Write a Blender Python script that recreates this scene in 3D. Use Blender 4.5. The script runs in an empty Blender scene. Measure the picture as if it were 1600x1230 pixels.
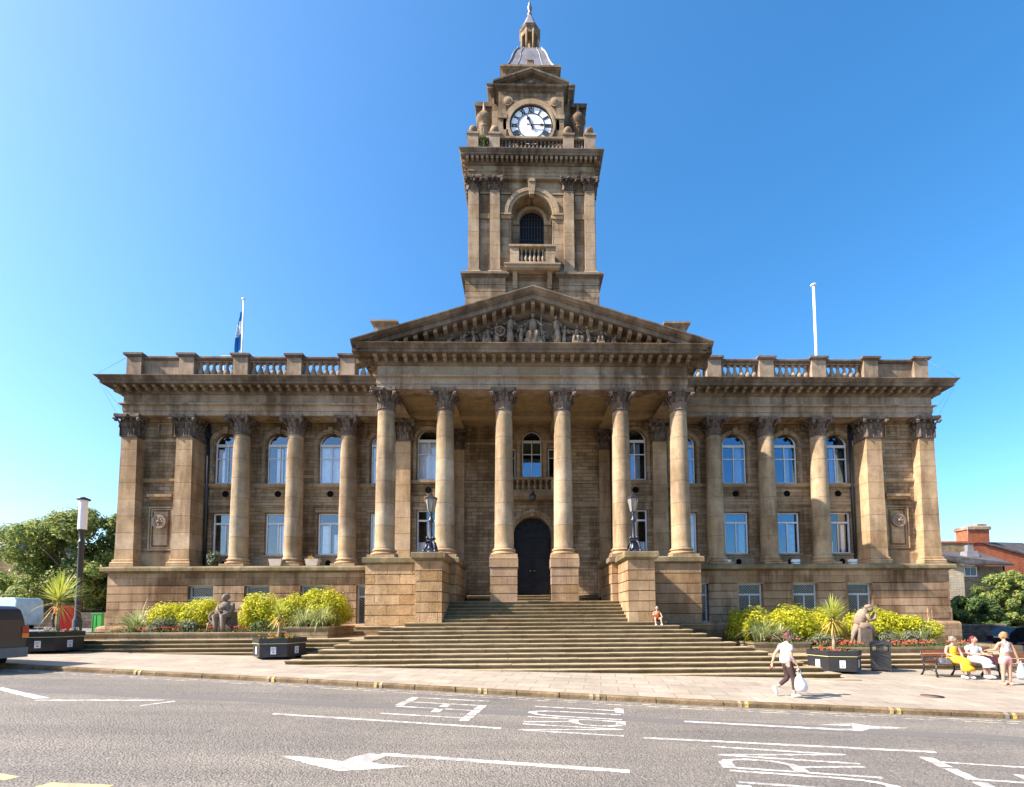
import bpy, math, random
from mathutils import Vector, Matrix
R = math.radians
SC = bpy.context.scene
COL = SC.collection

# ------------------------------------------------------------------ materials
def newmat(name, rough=0.85, spec=0.3):
    m = bpy.data.materials.new(name); m.use_nodes = True
    nt = m.node_tree; b = nt.nodes['Principled BSDF']
    b.inputs['Roughness'].default_value = rough
    b.inputs['Specular IOR Level'].default_value = spec
    return m, nt, b
def N(nt, t, **kw):
    n = nt.nodes.new(t)
    for k, v in kw.items():
        if k in n.inputs: n.inputs[k].default_value = v
        else: setattr(n, k, v)
    return n
def L(nt, a, b): nt.links.new(a, b)
def c4(c): return (c[0], c[1], c[2], 1)
def pos(nt): return N(nt, 'ShaderNodeNewGeometry').outputs['Position']
def mapping(nt, v, sc):
    m = N(nt, 'ShaderNodeMapping'); m.inputs['Scale'].default_value = sc
    L(nt, v, m.inputs['Vector']); return m.outputs['Vector']
def noise(nt, v, scale, detail=4, rough=.6):
    n = N(nt, 'ShaderNodeTexNoise'); n.inputs['Scale'].default_value = scale
    n.inputs['Detail'].default_value = detail; n.inputs['Roughness'].default_value = rough
    L(nt, v, n.inputs['Vector']); return n.outputs['Fac']
def ramp(nt, f, p0, p1, c0=(0,0,0), c1=(1,1,1)):
    r = N(nt, 'ShaderNodeValToRGB'); r.color_ramp.elements[0].position = p0; r.color_ramp.elements[1].position = p1
    r.color_ramp.elements[0].color = c4(c0); r.color_ramp.elements[1].color = c4(c1)
    L(nt, f, r.inputs['Fac']); return r.outputs['Color']
def mix(nt, f, a, b, mode='MIX'):
    n = N(nt, 'ShaderNodeMix'); n.data_type = 'RGBA'; n.blend_type = mode
    if isinstance(f, (int, float)): n.inputs[0].default_value = f
    else: L(nt, f, n.inputs[0])
    for s, v in ((6, a), (7, b)):
        if isinstance(v, tuple): n.inputs[s].default_value = c4(v)
        else: L(nt, v, n.inputs[s])
    return n.outputs[2]
def bump(nt, b, h, dist=.01, strength=.6, prev=None):
    n = N(nt, 'ShaderNodeBump'); n.inputs['Distance'].default_value = dist; n.inputs['Strength'].default_value = strength
    L(nt, h, n.inputs['Height'])
    if prev is not None: L(nt, prev, n.inputs['Normal'])
    L(nt, n.outputs['Normal'], b.inputs['Normal']); return n.outputs['Normal']

def stone(name, base, dark, joint=None, stain=.6, moss=0, mosscol=(.07,.075,.025), bdist=.012, blotch=.8, jdark=.45, var=.25, soot=(.33,.27,.23), tread=None):
    m, nt, b = newmat(name, .9, .15)
    P = pos(nt)
    big = noise(nt, P, blotch, 5, .6)
    col = mix(nt, ramp(nt, big, .35, .68), base, dark)
    fine = noise(nt, P, 14, 5, .7)
    col = mix(nt, .55, col, ramp(nt, fine, .25, .75, (.62,.6,.58), (1.25,1.25,1.25)), 'MULTIPLY')
    mid = noise(nt, P, 2.1, 5, .7)
    col = mix(nt, 1, col, ramp(nt, mid, .32, .66, (.84,.83,.83), (1.14,1.14,1.13)), 'MULTIPLY')
    height = fine
    if joint:
        bw, rh = joint[:2]; zo = joint[2] if len(joint) > 2 else 0
        sx = N(nt, 'ShaderNodeSeparateXYZ'); L(nt, P, sx.inputs[0])
        ad = N(nt, 'ShaderNodeMath', operation='ADD'); L(nt, sx.outputs[0], ad.inputs[0]); L(nt, sx.outputs[1], ad.inputs[1])
        cb = N(nt, 'ShaderNodeCombineXYZ'); L(nt, ad.outputs[0], cb.inputs[0]); zs = N(nt, 'ShaderNodeMath', operation='SUBTRACT'); L(nt, sx.outputs[2], zs.inputs[0]); zs.inputs[1].default_value = zo; L(nt, zs.outputs[0], cb.inputs[1])
        br = N(nt, 'ShaderNodeTexBrick'); L(nt, cb.outputs[0], br.inputs['Vector'])
        br.inputs['Scale'].default_value = 1; br.inputs['Brick Width'].default_value = bw; br.inputs['Row Height'].default_value = rh
        br.inputs['Mortar Size'].default_value = .012; br.inputs['Mortar Smooth'].default_value = .3
        br.inputs['Color1'].default_value = (1-var,)*3+(1,); br.inputs['Color2'].default_value = (1+var*.6,)*3+(1,); br.inputs['Mortar'].default_value = (jdark,)*3+(1,)
        col = mix(nt, 1, col, br.outputs['Color'], 'MULTIPLY')
        # some blocks warmer than others
        br2 = N(nt, 'ShaderNodeTexBrick'); L(nt, cb.outputs[0], br2.inputs['Vector'])
        br2.inputs['Scale'].default_value = 1; br2.inputs['Brick Width'].default_value = bw; br2.inputs['Row Height'].default_value = rh; br2.inputs['Mortar Size'].default_value = 0
        br2.offset_frequency = 2; br2.inputs['Color1'].default_value = (1.08,1,.86,1); br2.inputs['Color2'].default_value = (.95,.98,1.06,1); br2.inputs['Bias'].default_value = .1
        col = mix(nt, .8, col, br2.outputs['Color'], 'MULTIPLY')
        sub = N(nt, 'ShaderNodeMath', operation='MULTIPLY_ADD'); L(nt, br.outputs['Fac'], sub.inputs[0]); sub.inputs[1].default_value = -1.2; L(nt, fine, sub.inputs[2])
        height = sub.outputs[0]
    if stain:
        st = noise(nt, mapping(nt, P, (1.6,1.6,.22)), 1.3, 6, .65)
        s2 = noise(nt, P, .35, 3, .5)
        mm = N(nt, 'ShaderNodeMath', operation='MULTIPLY'); L(nt, st, mm.inputs[0]); L(nt, s2, mm.inputs[1])
        f = ramp(nt, mm.outputs[0], .20, .33, (0,0,0), (stain,)*3)
        col = mix(nt, f, col, mix(nt, 1., col, soot, 'MULTIPLY'))
    if moss:
        g = N(nt, 'ShaderNodeNewGeometry'); sz = N(nt, 'ShaderNodeSeparateXYZ'); L(nt, g.outputs['Normal'], sz.inputs[0])
        mn = noise(nt, P, 1.1, 5, .65)
        f = ramp(nt, mn, .42, .62, (0,0,0), (moss,)*3)
        col = mix(nt, f, col, mosscol)
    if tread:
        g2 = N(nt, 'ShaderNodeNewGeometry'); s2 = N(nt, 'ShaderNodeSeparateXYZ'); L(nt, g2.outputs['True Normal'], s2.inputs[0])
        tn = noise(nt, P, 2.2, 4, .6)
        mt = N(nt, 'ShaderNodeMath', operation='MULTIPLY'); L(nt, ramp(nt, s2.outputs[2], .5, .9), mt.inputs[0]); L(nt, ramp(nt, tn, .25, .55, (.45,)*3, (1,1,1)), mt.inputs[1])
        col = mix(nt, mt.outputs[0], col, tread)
    L(nt, col, b.inputs['Base Color'])
    bump(nt, b, height, bdist, .7)
    return m

def plain(name, col, rough=.5, spec=.4, metal=0, var=.12, scale=6, bd=0):
    m, nt, b = newmat(name, rough, spec); b.inputs['Metallic'].default_value = metal
    P = pos(nt); f = noise(nt, P, scale, 4, .6)
    k0, k1 = 1-var, 1+var
    L(nt, mix(nt, 1., col, ramp(nt, f, .3, .7, (k0,)*3, (k1,)*3), 'MULTIPLY'), b.inputs['Base Color'])
    if bd: bump(nt, b, f, bd, .6)
    return m

def leafmat(name, cols, trans=.25, rough=.55):
    """each leaf face takes its own tone from a per-island random value"""
    m, nt, b = newmat(name, rough, .3)
    g = N(nt, 'ShaderNodeNewGeometry')
    r = N(nt, 'ShaderNodeValToRGB'); r.color_ramp.interpolation = 'LINEAR'
    while len(r.color_ramp.elements) < len(cols): r.color_ramp.elements.new(.5)
    for i, c in enumerate(cols):
        r.color_ramp.elements[i].position = i/(len(cols)-1); r.color_ramp.elements[i].color = c4(c)
    L(nt, g.outputs['Random Per Island'], r.inputs['Fac'])
    L(nt, r.outputs['Color'], b.inputs['Base Color'])
    t = N(nt, 'ShaderNodeBsdfTranslucent'); L(nt, r.outputs['Color'], t.inputs['Color'])
    ms = N(nt, 'ShaderNodeMixShader'); ms.inputs[0].default_value = trans
    L(nt, b.outputs[0], ms.inputs[1]); L(nt, t.outputs[0], ms.inputs[2])
    L(nt, ms.outputs[0], nt.nodes['Material Output'].inputs['Surface'])
    return m

def glassmat(name, tint, refl, rc=(.8,.9,1)):
    m = bpy.data.materials.new(name); m.use_nodes = True; nt = m.node_tree; nt.nodes.remove(nt.nodes['Principled BSDF'])
    t = N(nt, 'ShaderNodeBsdfTransparent'); t.inputs['Color'].default_value = c4(tint)
    g = N(nt, 'ShaderNodeBsdfGlossy'); g.inputs['Roughness'].default_value = .03; g.inputs['Color'].default_value = c4(rc)
    P = pos(nt); bm = N(nt, 'ShaderNodeBump'); bm.inputs['Distance'].default_value = .02; bm.inputs['Strength'].default_value = .06
    L(nt, noise(nt, P, 1.2, 2, .5), bm.inputs['Height']); L(nt, bm.outputs[0], g.inputs['Normal'])
    ms = N(nt, 'ShaderNodeMixShader'); ms.inputs[0].default_value = refl
    L(nt, t.outputs[0], ms.inputs[1]); L(nt, g.outputs[0], ms.inputs[2]); L(nt, ms.outputs[0], nt.nodes['Material Output'].inputs['Surface'])
    return m

M = {}
M['shaft']  = stone('column_stone', (.42,.325,.215), (.33,.25,.165), joint=(50,1.02), stain=.6, jdark=.5, var=.10, bdist=.008, blotch=1.1)
M['pil']    = stone('pilaster_stone', (.50,.355,.22), (.37,.255,.155), joint=(50,.86), stain=.6, jdark=.45, var=.16)
M['wall']   = stone('ashlar_wall', (.37,.265,.165), (.27,.19,.115), joint=(.62,.2), stain=.75, var=.3, bdist=.02)
M['smooth'] = stone('dressed_wall', (.39,.285,.185), (.29,.21,.135), joint=(1.1,.38), stain=.5, var=.12)
M['ent']    = stone('entablature_stone', (.37,.285,.20), (.27,.205,.15), joint=(1.9,9), stain=.8, var=.22, jdark=.7)
M['corn']   = stone('sooty_cornice_stone', (.25,.195,.145), (.145,.11,.09), joint=None, stain=.8, blotch=1.2, moss=.12)
M['modil']  = stone('modillion_stone', (.34,.26,.18), (.22,.165,.12), stain=.5, blotch=2)
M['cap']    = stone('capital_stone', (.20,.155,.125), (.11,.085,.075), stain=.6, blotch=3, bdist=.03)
M['pod']    = stone('podium_stone', (.42,.28,.17), (.31,.20,.12), joint=(1.25,.39,.01), stain=.85, var=.3, jdark=.6, bdist=.02)
M['ped']    = stone('pedestal_stone', (.39,.26,.145), (.32,.205,.125), joint=(1.25,.45,.05), stain=.55, var=.2, jdark=.6, bdist=.02)
M['pier']   = stone('pier_stone', (.38,.26,.15), (.28,.185,.105), joint=(.9,.415,.145), stain=.45, var=.18, jdark=.6, bdist=.02)
M['ped2']   = stone('pedestal_block_stone', (.37,.255,.15), (.30,.20,.135), joint=(1.3,.38,.6), stain=.5, var=.22, jdark=.6, bdist=.02)
M['podcap'] = stone('ledge_stone', (.30,.235,.15), (.2,.15,.09), stain=.6, moss=.55, joint=(1.6,9), var=.1, bdist=.02)
M['rock']   = stone('rockfaced_stone', (.50,.34,.18), (.38,.26,.15), joint=(1.1,.45,.05), stain=.45, var=.28, jdark=.5, bdist=.12, blotch=3)
M['rock2']  = stone('rockfaced_pier_stone', (.50,.33,.17), (.38,.25,.145), joint=(.7,.415,.145), stain=.4, var=.25, jdark=.5, bdist=.12, blotch=3)
M['balu']   = stone('pale_baluster_stone', (.36,.28,.22), (.26,.2,.155), stain=.4, blotch=3)
M['relief'] = stone('carved_relief_stone', (.30,.235,.18), (.17,.135,.105), stain=.6, blotch=5, bdist=.03)
M['bal']    = stone('baluster_stone', (.2,.16,.135), (.12,.095,.085), stain=.5, blotch=3)
M['parapet']= stone('parapet_stone', (.36,.275,.2), (.24,.18,.135), stain=.6, blotch=1.5)
M['tower']  = stone('tower_stone', (.37,.28,.19), (.25,.185,.125), joint=(1.0,.5), stain=.75, var=.2)
M['towerp'] = stone('tower_pilaster_stone', (.40,.30,.2), (.32,.235,.155), joint=(30,.95), stain=.45, var=.08)
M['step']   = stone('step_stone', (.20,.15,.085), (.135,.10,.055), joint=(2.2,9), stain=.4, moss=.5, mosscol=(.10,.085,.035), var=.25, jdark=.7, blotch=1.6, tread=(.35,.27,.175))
M['bed']    = stone('bed_kerb_stone', (.36,.28,.18), (.26,.2,.13), joint=(.9,.2), stain=.4, moss=.3, var=.2)
M['statue'] = stone('statue_stone', (.25,.20,.16), (.19,.15,.12), stain=.5, blotch=4, bdist=.02)
M['statue2']= stone('statue_pink_stone', (.34,.25,.19), (.26,.2,.15), stain=.4, blotch=4, bdist=.02)
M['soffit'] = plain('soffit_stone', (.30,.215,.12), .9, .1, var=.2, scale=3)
M['white']  = plain('white_frame', (.62,.62,.64), .5, .4, var=.08)
M['cream']  = plain('cream_frame', (.55,.53,.42), .6, .3, var=.12)
M['curt']   = plain('pale_blind', (.80,.83,.90), .9, .1, var=.12, scale=4)
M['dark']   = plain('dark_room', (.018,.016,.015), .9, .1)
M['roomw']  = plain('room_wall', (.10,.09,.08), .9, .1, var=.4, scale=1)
M['glass']  = glassmat('window_glass', (.95,.96,.97), .10)
M['glassb'] = glassmat('sky_reflection_window_glass', (.82,.86,.9), .25, (.36,.56,.76))  # clear panes; the deep blue of reflected sky is put into the gloss colour
M['glassd'] = glassmat('barred_window_glass', (.35,.38,.4), .07)
M['door']   = plain('dark_door', (.012,.012,.014), .6, .25, var=.6, scale=9, bd=.01)
M['iron']   = plain('black_iron', (.02,.021,.026), .35, .5, var=.3)
M['lead']   = plain('lead_roof', (.21,.19,.195), .42, .5, .15, var=.2, scale=2)
M['clockf'] = plain('clock_opal', (.78,.80,.86), .5, .3, var=.05)
M['void']   = plain('vent_black', (.008,.008,.008), .9, 0)
M['mesh']   = plain('grille_metal', (.30,.31,.33), .5, .4)
M['wht']    = plain('white_paint', (.8,.8,.8), .45, .4, var=.04)

# ------------------------------------------------------------------ mesh builder
class MB:
    def __init__(s, ox=0, oy=0, oz=0): s.v = []; s.f = []; s.sm = []; s.o = (ox, oy, oz)
    def add(s, vs, fs, smooth=False):
        n = len(s.v); ox, oy, oz = s.o
        s.v += [(x+ox, y+oy, z+oz) for x, y, z in vs]
        s.f += [tuple(i+n for i in f) for f in fs]; s.sm += [smooth]*len(fs)
    def box(s, x0, x1, y0, y1, z0, z1):
        s.add([(x0,y0,z0),(x1,y0,z0),(x1,y1,z0),(x0,y1,z0),(x0,y0,z1),(x1,y0,z1),(x1,y1,z1),(x0,y1,z1)],
              [(0,3,2,1),(4,5,6,7),(0,1,5,4),(1,2,6,5),(2,3,7,6),(3,0,4,7)])
    def frus(s, x, y, z0, z1, a0, b0, a1, b1):   # tapered box, half sizes
        s.add([(x-a0,y-b0,z0),(x+a0,y-b0,z0),(x+a0,y+b0,z0),(x-a0,y+b0,z0),(x-a1,y-b1,z1),(x+a1,y-b1,z1),(x+a1,y+b1,z1),(x-a1,y+b1,z1)],
              [(0,3,2,1),(4,5,6,7),(0,1,5,4),(1,2,6,5),(2,3,7,6),(3,0,4,7)])
    def sweep(s, path, prof, closed=False, cap=False, ends=True):
        """prof = [(out, z)] bottom to top; outward is to the right of the direction of travel"""
        n = len(path); m = len(prof); vs = []
        for i, (x, y) in enumerate(path):
            ds = []
            if closed or i > 0:
                a = path[i-1]; ds.append((x-a[0], y-a[1]))
            if closed or i < n-1:
                b = path[(i+1) % n]; ds.append((b[0]-x, b[1]-y))
            ns = [(d[1]/math.hypot(*d), -d[0]/math.hypot(*d)) for d in ds]
            if len(ns) == 2:
                k = 1 + ns[0][0]*ns[1][0] + ns[0][1]*ns[1][1]
                nx, ny = (ns[0][0]+ns[1][0])/k, (ns[0][1]+ns[1][1])/k
            else: nx, ny = ns[0]
            vs += [(x+nx*o, y+ny*o, z) for o, z in prof]
        fs = []
        for i in range(n if closed else n-1):
            j = (i+1) % n
            for k in range(m-1): fs.append((i*m+k, j*m+k, j*m+k+1, i*m+k+1))
        if cap and closed:
            fs.append(tuple(i*m+m-1 for i in range(n))); fs.append(tuple(i*m for i in range(n))[::-1])
        if not closed and ends:
            fs.append(tuple(range(m-1, -1, -1))); fs.append(tuple((n-1)*m+k for k in range(m)))
        s.add(vs, fs)
    def rect(s, x0, x1, y0, y1, prof, cap=True): s.sweep([(x0,y0),(x1,y0),(x1,y1),(x0,y1)], prof, True, cap)
    def lathe(s, prof, x=0, y=0, seg=20, smooth=True, caps=True, a0=0):
        m = len(prof); vs = []
        for i in range(seg):
            a = a0+2*math.pi*i/seg; c, d = math.cos(a), math.sin(a)
            vs += [(x+c*r, y+d*r, z) for r, z in prof]
        fs = [(i*m+k, ((i+1)%seg)*m+k, ((i+1)%seg)*m+k+1, i*m+k+1) for i in range(seg) for k in range(m-1)]
        s.add(vs, fs, smooth)
        if caps: s.add([v for i in range(seg) for v in (vs[i*m+m-1],)], [tuple(range(seg))]); s.add([vs[i*m] for i in range(seg)], [tuple(range(seg))[::-1]])
    def tube(s, pts, rs, seg=8, smooth=True):
        if isinstance(rs, (int, float)): rs = [rs]*len(pts)
        P = [Vector(p) for p in pts]; vs = []
        for i, p in enumerate(P):
            d = (P[min(i+1, len(P)-1)]-P[max(i-1, 0)]).normalized()
            u = d.cross(Vector((0,0,1)) if abs(d.z) < .95 else Vector((1,0,0))).normalized(); w = d.cross(u)
            for k in range(seg):
                a = 2*math.pi*k/seg; q = p+(u*math.cos(a)+w*math.sin(a))*rs[i]; vs.append(tuple(q))
        n = len(P); fs = [(i*seg+k, i*seg+(k+1)%seg, (i+1)*seg+(k+1)%seg, (i+1)*seg+k) for i in range(n-1) for k in range(seg)]
        fs += [tuple(range(seg))[::-1], tuple((n-1)*seg+k for k in range(seg))]
        s.add(vs, fs, smooth)
    def ball(s, x, y, z, rx, ry=None, rz=None, seg=12, rings=8):
        ry = ry or rx; rz = rz or rx; vs = [(x, y, z-rz)]
        for j in range(1, rings):
            t = math.pi*j/rings-math.pi/2
            for i in range(seg):
                a = 2*math.pi*i/seg; vs.append((x+rx*math.cos(t)*math.cos(a), y+ry*math.cos(t)*math.sin(a), z+rz*math.sin(t)))
        vs.append((x, y, z+rz)); fs = []
        for i in range(seg): fs.append((0, 1+(i+1)%seg, 1+i)); fs.append((len(vs)-1, len(vs)-1-seg+i, len(vs)-1-seg+(i+1)%seg))
        for j in range(rings-2):
            for i in range(seg): fs.append((1+j*seg+i, 1+j*seg+(i+1)%seg, 1+(j+1)*seg+(i+1)%seg, 1+(j+1)*seg+i))
        s.add(vs, fs, True)
    def poly(s, pts, d, axis='y'):
        """flat outline pts [(a,b)] extruded; axis y: (x,z) outline, d=(y0,y1); axis z: (x,y) outline, d=(z0,z1); axis x: (y,z)"""
        n = len(pts)
        mk = {'y': lambda a, b, t: (a, t, b), 'z': lambda a, b, t: (a, b, t), 'x': lambda a, b, t: (t, a, b)}[axis]
        vs = [mk(a, b, d[0]) for a, b in pts]+[mk(a, b, d[1]) for a, b in pts]
        s.add(vs, [tuple(range(n)), tuple(range(2*n-1, n-1, -1))]+[(i, i+n, (i+1)%n+n, (i+1)%n) for i in range(n)])
    def cleanup_normals(s, me):
        import bmesh
        bm = bmesh.new(); bm.from_mesh(me); bmesh.ops.recalc_face_normals(bm, faces=bm.faces); bm.to_mesh(me); bm.free()
    def mesh(s, name, mat, recalc=True):
        me = bpy.data.meshes.new(name); me.from_pydata(s.v, [], s.f)
        me.polygons.foreach_set('use_smooth', s.sm); me.materials.append(mat)
        if recalc: s.cleanup_normals(me)
        me.update(); return me
    def build(s, name, mat, parent=None, loc=(0,0,0), recalc=True):
        o = bpy.data.objects.new(name, s.mesh(name, M[mat] if isinstance(mat, str) else mat, recalc)); COL.objects.link(o)
        o.parent = parent; o.location = loc; return o

def tag(o, label, cat, group=None, kind=None):
    if label: o['label'] = label
    if cat: o['category'] = cat
    if group: o['group'] = group
    if kind: o['kind'] = kind
    return o
def empty(name, loc, rz=0, label=None, cat=None, group=None):
    o = bpy.data.objects.new(name, None); COL.objects.link(o); o.location = loc; o.rotation_euler = (0, 0, rz)
    return tag(o, label, cat, group)
def copytree(o, parent=None, kids=None):
    c = o.copy(); COL.objects.link(c); c.parent = parent
    for ch in list(o.children): copytree(ch, c)
    return c
def struct(o): o['kind'] = 'structure'; return o
def gz(x, y):    # the street falls to the right and slightly towards the road
    xc = max(-70, min(70, x)); yc = min(y, 90)
    return -1.81-.026*xc+.02*(yc-15.2)
# ------------------------------------------------------------------ town hall
XC = .42
hall = empty('town_hall', (XC, 24, -1.9), 0, 'wide sandstone town hall with columned portico, pediment and clock tower', 'town hall')
def H(): return MB(0, -24, 1.9)
def HP(x, y, z): return (x, y-24, z+1.9)
S = 2.74; SP = 2.715

def leaf(mb, p, n, h, w, curl, steps=5):
    """curled acanthus leaf: p base point, n outward horizontal unit, height h"""
    nx, ny = n; tx, ty = -ny, nx; vs = []; m = 0
    for i in range(steps+1):
        t = i/steps
        o = .015+curl*t**2.6; z = h*math.sin(min(1, t*1.06)*math.pi*.54); ww = w*.5*(1-.25*t)*(1 if i < steps else .45)
        for sgn, oo in ((-1, -.02), (0, .03), (1, -.02)):
            vs.append((p[0]+nx*(o+oo)+tx*sgn*ww, p[1]+ny*(o+oo)+ty*sgn*ww, p[2]+z)); m += 1
    fs = [(3*i+k, 3*i+k+1, 3*i+k+4, 3*i+k+3) for i in range(steps) for k in (0, 1)]
    mb.add(vs, fs, False)
    # thickness: a back sheet slightly inside
    mb.add([(x-nx*.03, y-ny*.03, z-.012) for x, y, z in vs], [f[::-1] for f in fs], False)

def capital(r, h, ab, half=None):
    """Corinthian capital, origin at its foot. half=(a,b) gives the square pilaster form"""
    mb = MB()
    if half is None:
        mb.lathe([(r+.0, 0), (r+.05, .02), (r+.05, .06), (r-.02, .08), (r-.02, h*.45), (r+.03, h*.7), (r+.14, h-.12)], seg=20)
        for row, (z, lh, cu, off, k) in enumerate(((.06, h*.36, .13, 0, 8), (.06, h*.62, .17, .5, 8))):
            for i in range(k):
                a = 2*math.pi*(i+off)/k; leaf(mb, ((r-.02)*math.cos(a), (r-.02)*math.sin(a), z), (math.cos(a), math.sin(a)), lh, .26 if row == 0 else .22, cu)
        a0 = b0 = ab
    else:
        a, b = half
        mb.box(-a, a, -b, b, 0, h-.1); mb.rect(-a, a, -b, b, [(0,0),(.05,.02),(.05,.06),(0,.08)], False)
        for row, (z, lh, cu) in enumerate(((.06, h*.36, .12), (.06, h*.62, .16))):
            for (px, py, n, ln, kk) in ((0,-b,(0,-1),a,0),(-a,0,(-1,0),b,1),(a,0,(1,0),b,1)):
                cnt = max(2, int(round(ln*2/.27)))+(1 if row else 0)
                for i in range(cnt):
                    t = -ln+2*ln*(i+.5)/cnt if row == 0 else -ln+2*ln*i/(cnt-1)
                    leaf(mb, (px+(t if n[0] == 0 else 0), py+(t if n[0] else 0), z), n, lh, .25, cu)
        a0, b0 = a+.27, b+.27
    # abacus with hollow sides
    pts = []
    for sx, sy in ((-1,-1),(1,-1),(1,1),(-1,1)):
        pts.append((sx, sy))
    out = []
    for i in range(4):
        (x0, y0), (x1, y1) = pts[i], pts[(i+1)%4]
        for t in (.04, .2, .35, .5, .65, .8, .96):
            q = 1-.16*math.sin(math.pi*t)
            x, y = x0+(x1-x0)*t, y0+(y1-y0)*t
            if x0 == x1: x *= q
            else: y *= q
            out.append((x*a0, y*b0))
    mb.poly(out, (h-.13, h-.0), 'z')
    mb.poly([(x*.95, y*.95) for x, y in out], (h-.18, h-.13), 'z')
    for sx, sy in pts:     # corner volutes on their stalks
        cx, cy = sx*(a0-.1), sy*(b0-.1)
        mb.ball(cx, cy, h-.27, .1, .1, .12, 10, 6)
        mb.ball(sx*(a0-.03), sy*(b0-.03), h-.25, .045, .045, .05, 8, 5)
        k = .55 if half is None else .8
        mb.tube([(cx*k, cy*k, h*.42), (cx*.75, cy*.75, h*.62), (cx*.97, cy*.97, h-.2)], [.03, .045, .05], 6)
        for t in (.35,):   # inner helices meeting under the flower
            for (ex, ey) in ((cx*t, cy), (cx, cy*t)):
                mb.ball(ex*.93, ey*.93, h-.25, .055, .055, .07, 8, 5)
    for ex, ey in ((0,-b0*.86),(0,b0*.86),(-a0*.86,0),(a0*.86,0)): mb.ball(ex, ey, h-.08, .085, .085, .08, 8, 6)
    return mb

def column(x, y, z0, z1, rb=.44, rt=.375, hc=.97, ab=.60, plinth=.13):
    shaft = MB(); zs0 = plinth+.28; zs1 = z1-z0-hc; pr = []
    for i in range(15):
        t = i/14; r = rb-(rb-rt)*t**1.7; pr.append((r, zs0+(zs1-zs0)*t))
    pr = [(rb+.03, zs0), (rb+.03, zs0+.04), (rb, zs0+.09)]+[p for p in pr[1:]]
    shaft.lathe(pr, seg=36, caps=False)
    o = shaft.build('column', 'shaft', hall, HP(x, y, z0))
    bs = MB(); k = rb+.17
    bs.box(-k, k, -k, k, 0, plinth)
    bs.lathe([(rb+.10, plinth), (rb+.155, plinth+.03), (rb+.165, plinth+.07), (rb+.14, plinth+.105), (rb+.07, plinth+.12), (rb+.045, plinth+.16), (rb+.06, plinth+.19), (rb+.095, plinth+.21), (rb+.10, plinth+.245), (rb+.06, plinth+.28), (rb+.02, plinth+.29)], seg=36)
    bs.build('base', 'pil', o)
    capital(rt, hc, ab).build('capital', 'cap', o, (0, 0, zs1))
    return o

colP = column(-2.5*SP, 21.5, 2.6, 10.38, .44, .375)
for i in range(1, 6):
    c = copytree(colP, hall); c.location = HP((-2.5+i)*SP, 21.5, 2.6)
colW = column(-5.5*S, 24.5, 2.55, 10.38, .44, .38)
for k in (-4.5, -3.5, 3.5, 4.5, 5.5):
    c = copytree(colW, hall); c.location = HP(k*S, 24.5, 2.55)

def pilaster(x, y, hw, depth, z0, z1, hc, hwt=None, name='pilaster'):
    """half width hw, front at y, running back by depth"""
    hwt = hwt or hw*.86; mb = MB(); hb = depth/2
    mb.frus(0, hb, .38, z1-z0-hc, hw, hb, hwt, hb)
    o = mb.build(name, 'pil', hall, HP(x, y, z0))
    b = MB(); b.rect(-hw, hw, 0, depth, [(.13,0),(.13,.13),(.12,.14),(.13,.2),(.09,.25),(.04,.29),(.07,.33),(.05,.37),(0.004,.385)]); b.build('base', 'pil', o)
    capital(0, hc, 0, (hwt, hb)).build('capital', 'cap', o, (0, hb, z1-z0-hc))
    return o
for sg in (-1, 1):
    pilaster(sg*20.5, 24.1, .46, .5, 2.55, 10.38, 1.15, .40)
    pilaster(sg*17.74, 24.1, .46, 1.02, 2.55, 10.38, 1.15, .40)
    pilaster(sg*6.8, 24.62, .40, .2, 2.6, 10.38, 1.15, .37)
    pilaster(sg*4.08, 26.02, .32, .16, 2.7, 10.38, 1.1, .30)

# ---- entablature, cornice
front = [(-20.87,38),(-20.87,24.1),(-7.14,24.1),(-7.14,21.16),(7.14,21.16),(7.14,24.1),(20.87,24.1),(20.87,38)]
e = H(); e.sweep(front, [(-.78,10.38),(0,10.38),(0,10.60),(.03,10.61),(.03,10.86),(.05,10.88),(.15,10.92),(.15,10.98),(0,10.99),(0,11.46),(-.78,11.46)])
ent = e.build('entablature', 'ent', hall)
e = H(); e.sweep(front, [(-.78,11.463),(.03,11.463),(.08,11.50),(.12,11.53),(.12,11.79),(.62,11.79),(.62,11.77),(.66,11.77),(.66,11.90),(.70,11.92),(.73,11.98),(.80,12.05),(.84,12.09),(.84,12.12),(-.78,12.15)])
cor = e.build('cornice', 'corn', hall)
def modillions(mb, x0, x1, y, z, step=.45, w=.2, d=.42, h=.22, off=.12, side=None):
    n = int(round(abs(x1-x0)/step)); 
    for i in range(n+1):
        x = x0+(x1-x0)*i/n
        if side is None: 
            mb.box(x-w/2, x+w/2, y-off-d, y-off, z+.07, z+h); mb.box(x-w/2, x+w/2, y-off-d*.55, y-off, z-.02, z+.07)
        else:
            s = side; xa, xb = sorted((y+s*off, y+s*(off+d))); mb.box(xa, xb, x-w/2, x+w/2, z+.07, z+h)
            xa, xb = sorted((y+s*off, y+s*(off+d*.55))); mb.box(xa, xb, x-w/2, x+w/2, z-.02, z+.07)
mm_ = None
def modrow(parent, x0, x1, y, z, step):
    global mm_
    n = int(round((x1-x0)/step))
    for i in range(n+1):
        if mm_ is None:
            q = MB(); q.box(-.085,.085,-.52,-.12,.09,.22); q.box(-.075,.075,-.34,-.12,.0,.09); mm_ = q.mesh('modillion', M['modil'])
        o = bpy.data.objects.new('modillion', mm_); COL.objects.link(o); o.parent = parent; o.location = HP(x0+(x1-x0)*i/n, y, z)
modrow(cor, -20.9, -8.1, 24.1, 11.565, .47); modrow(cor, 8.1, 20.9, 24.1, 11.565, .47); modrow(cor, -7.1, 7.1, 21.16, 11.565, .44)
e = H()
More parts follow.
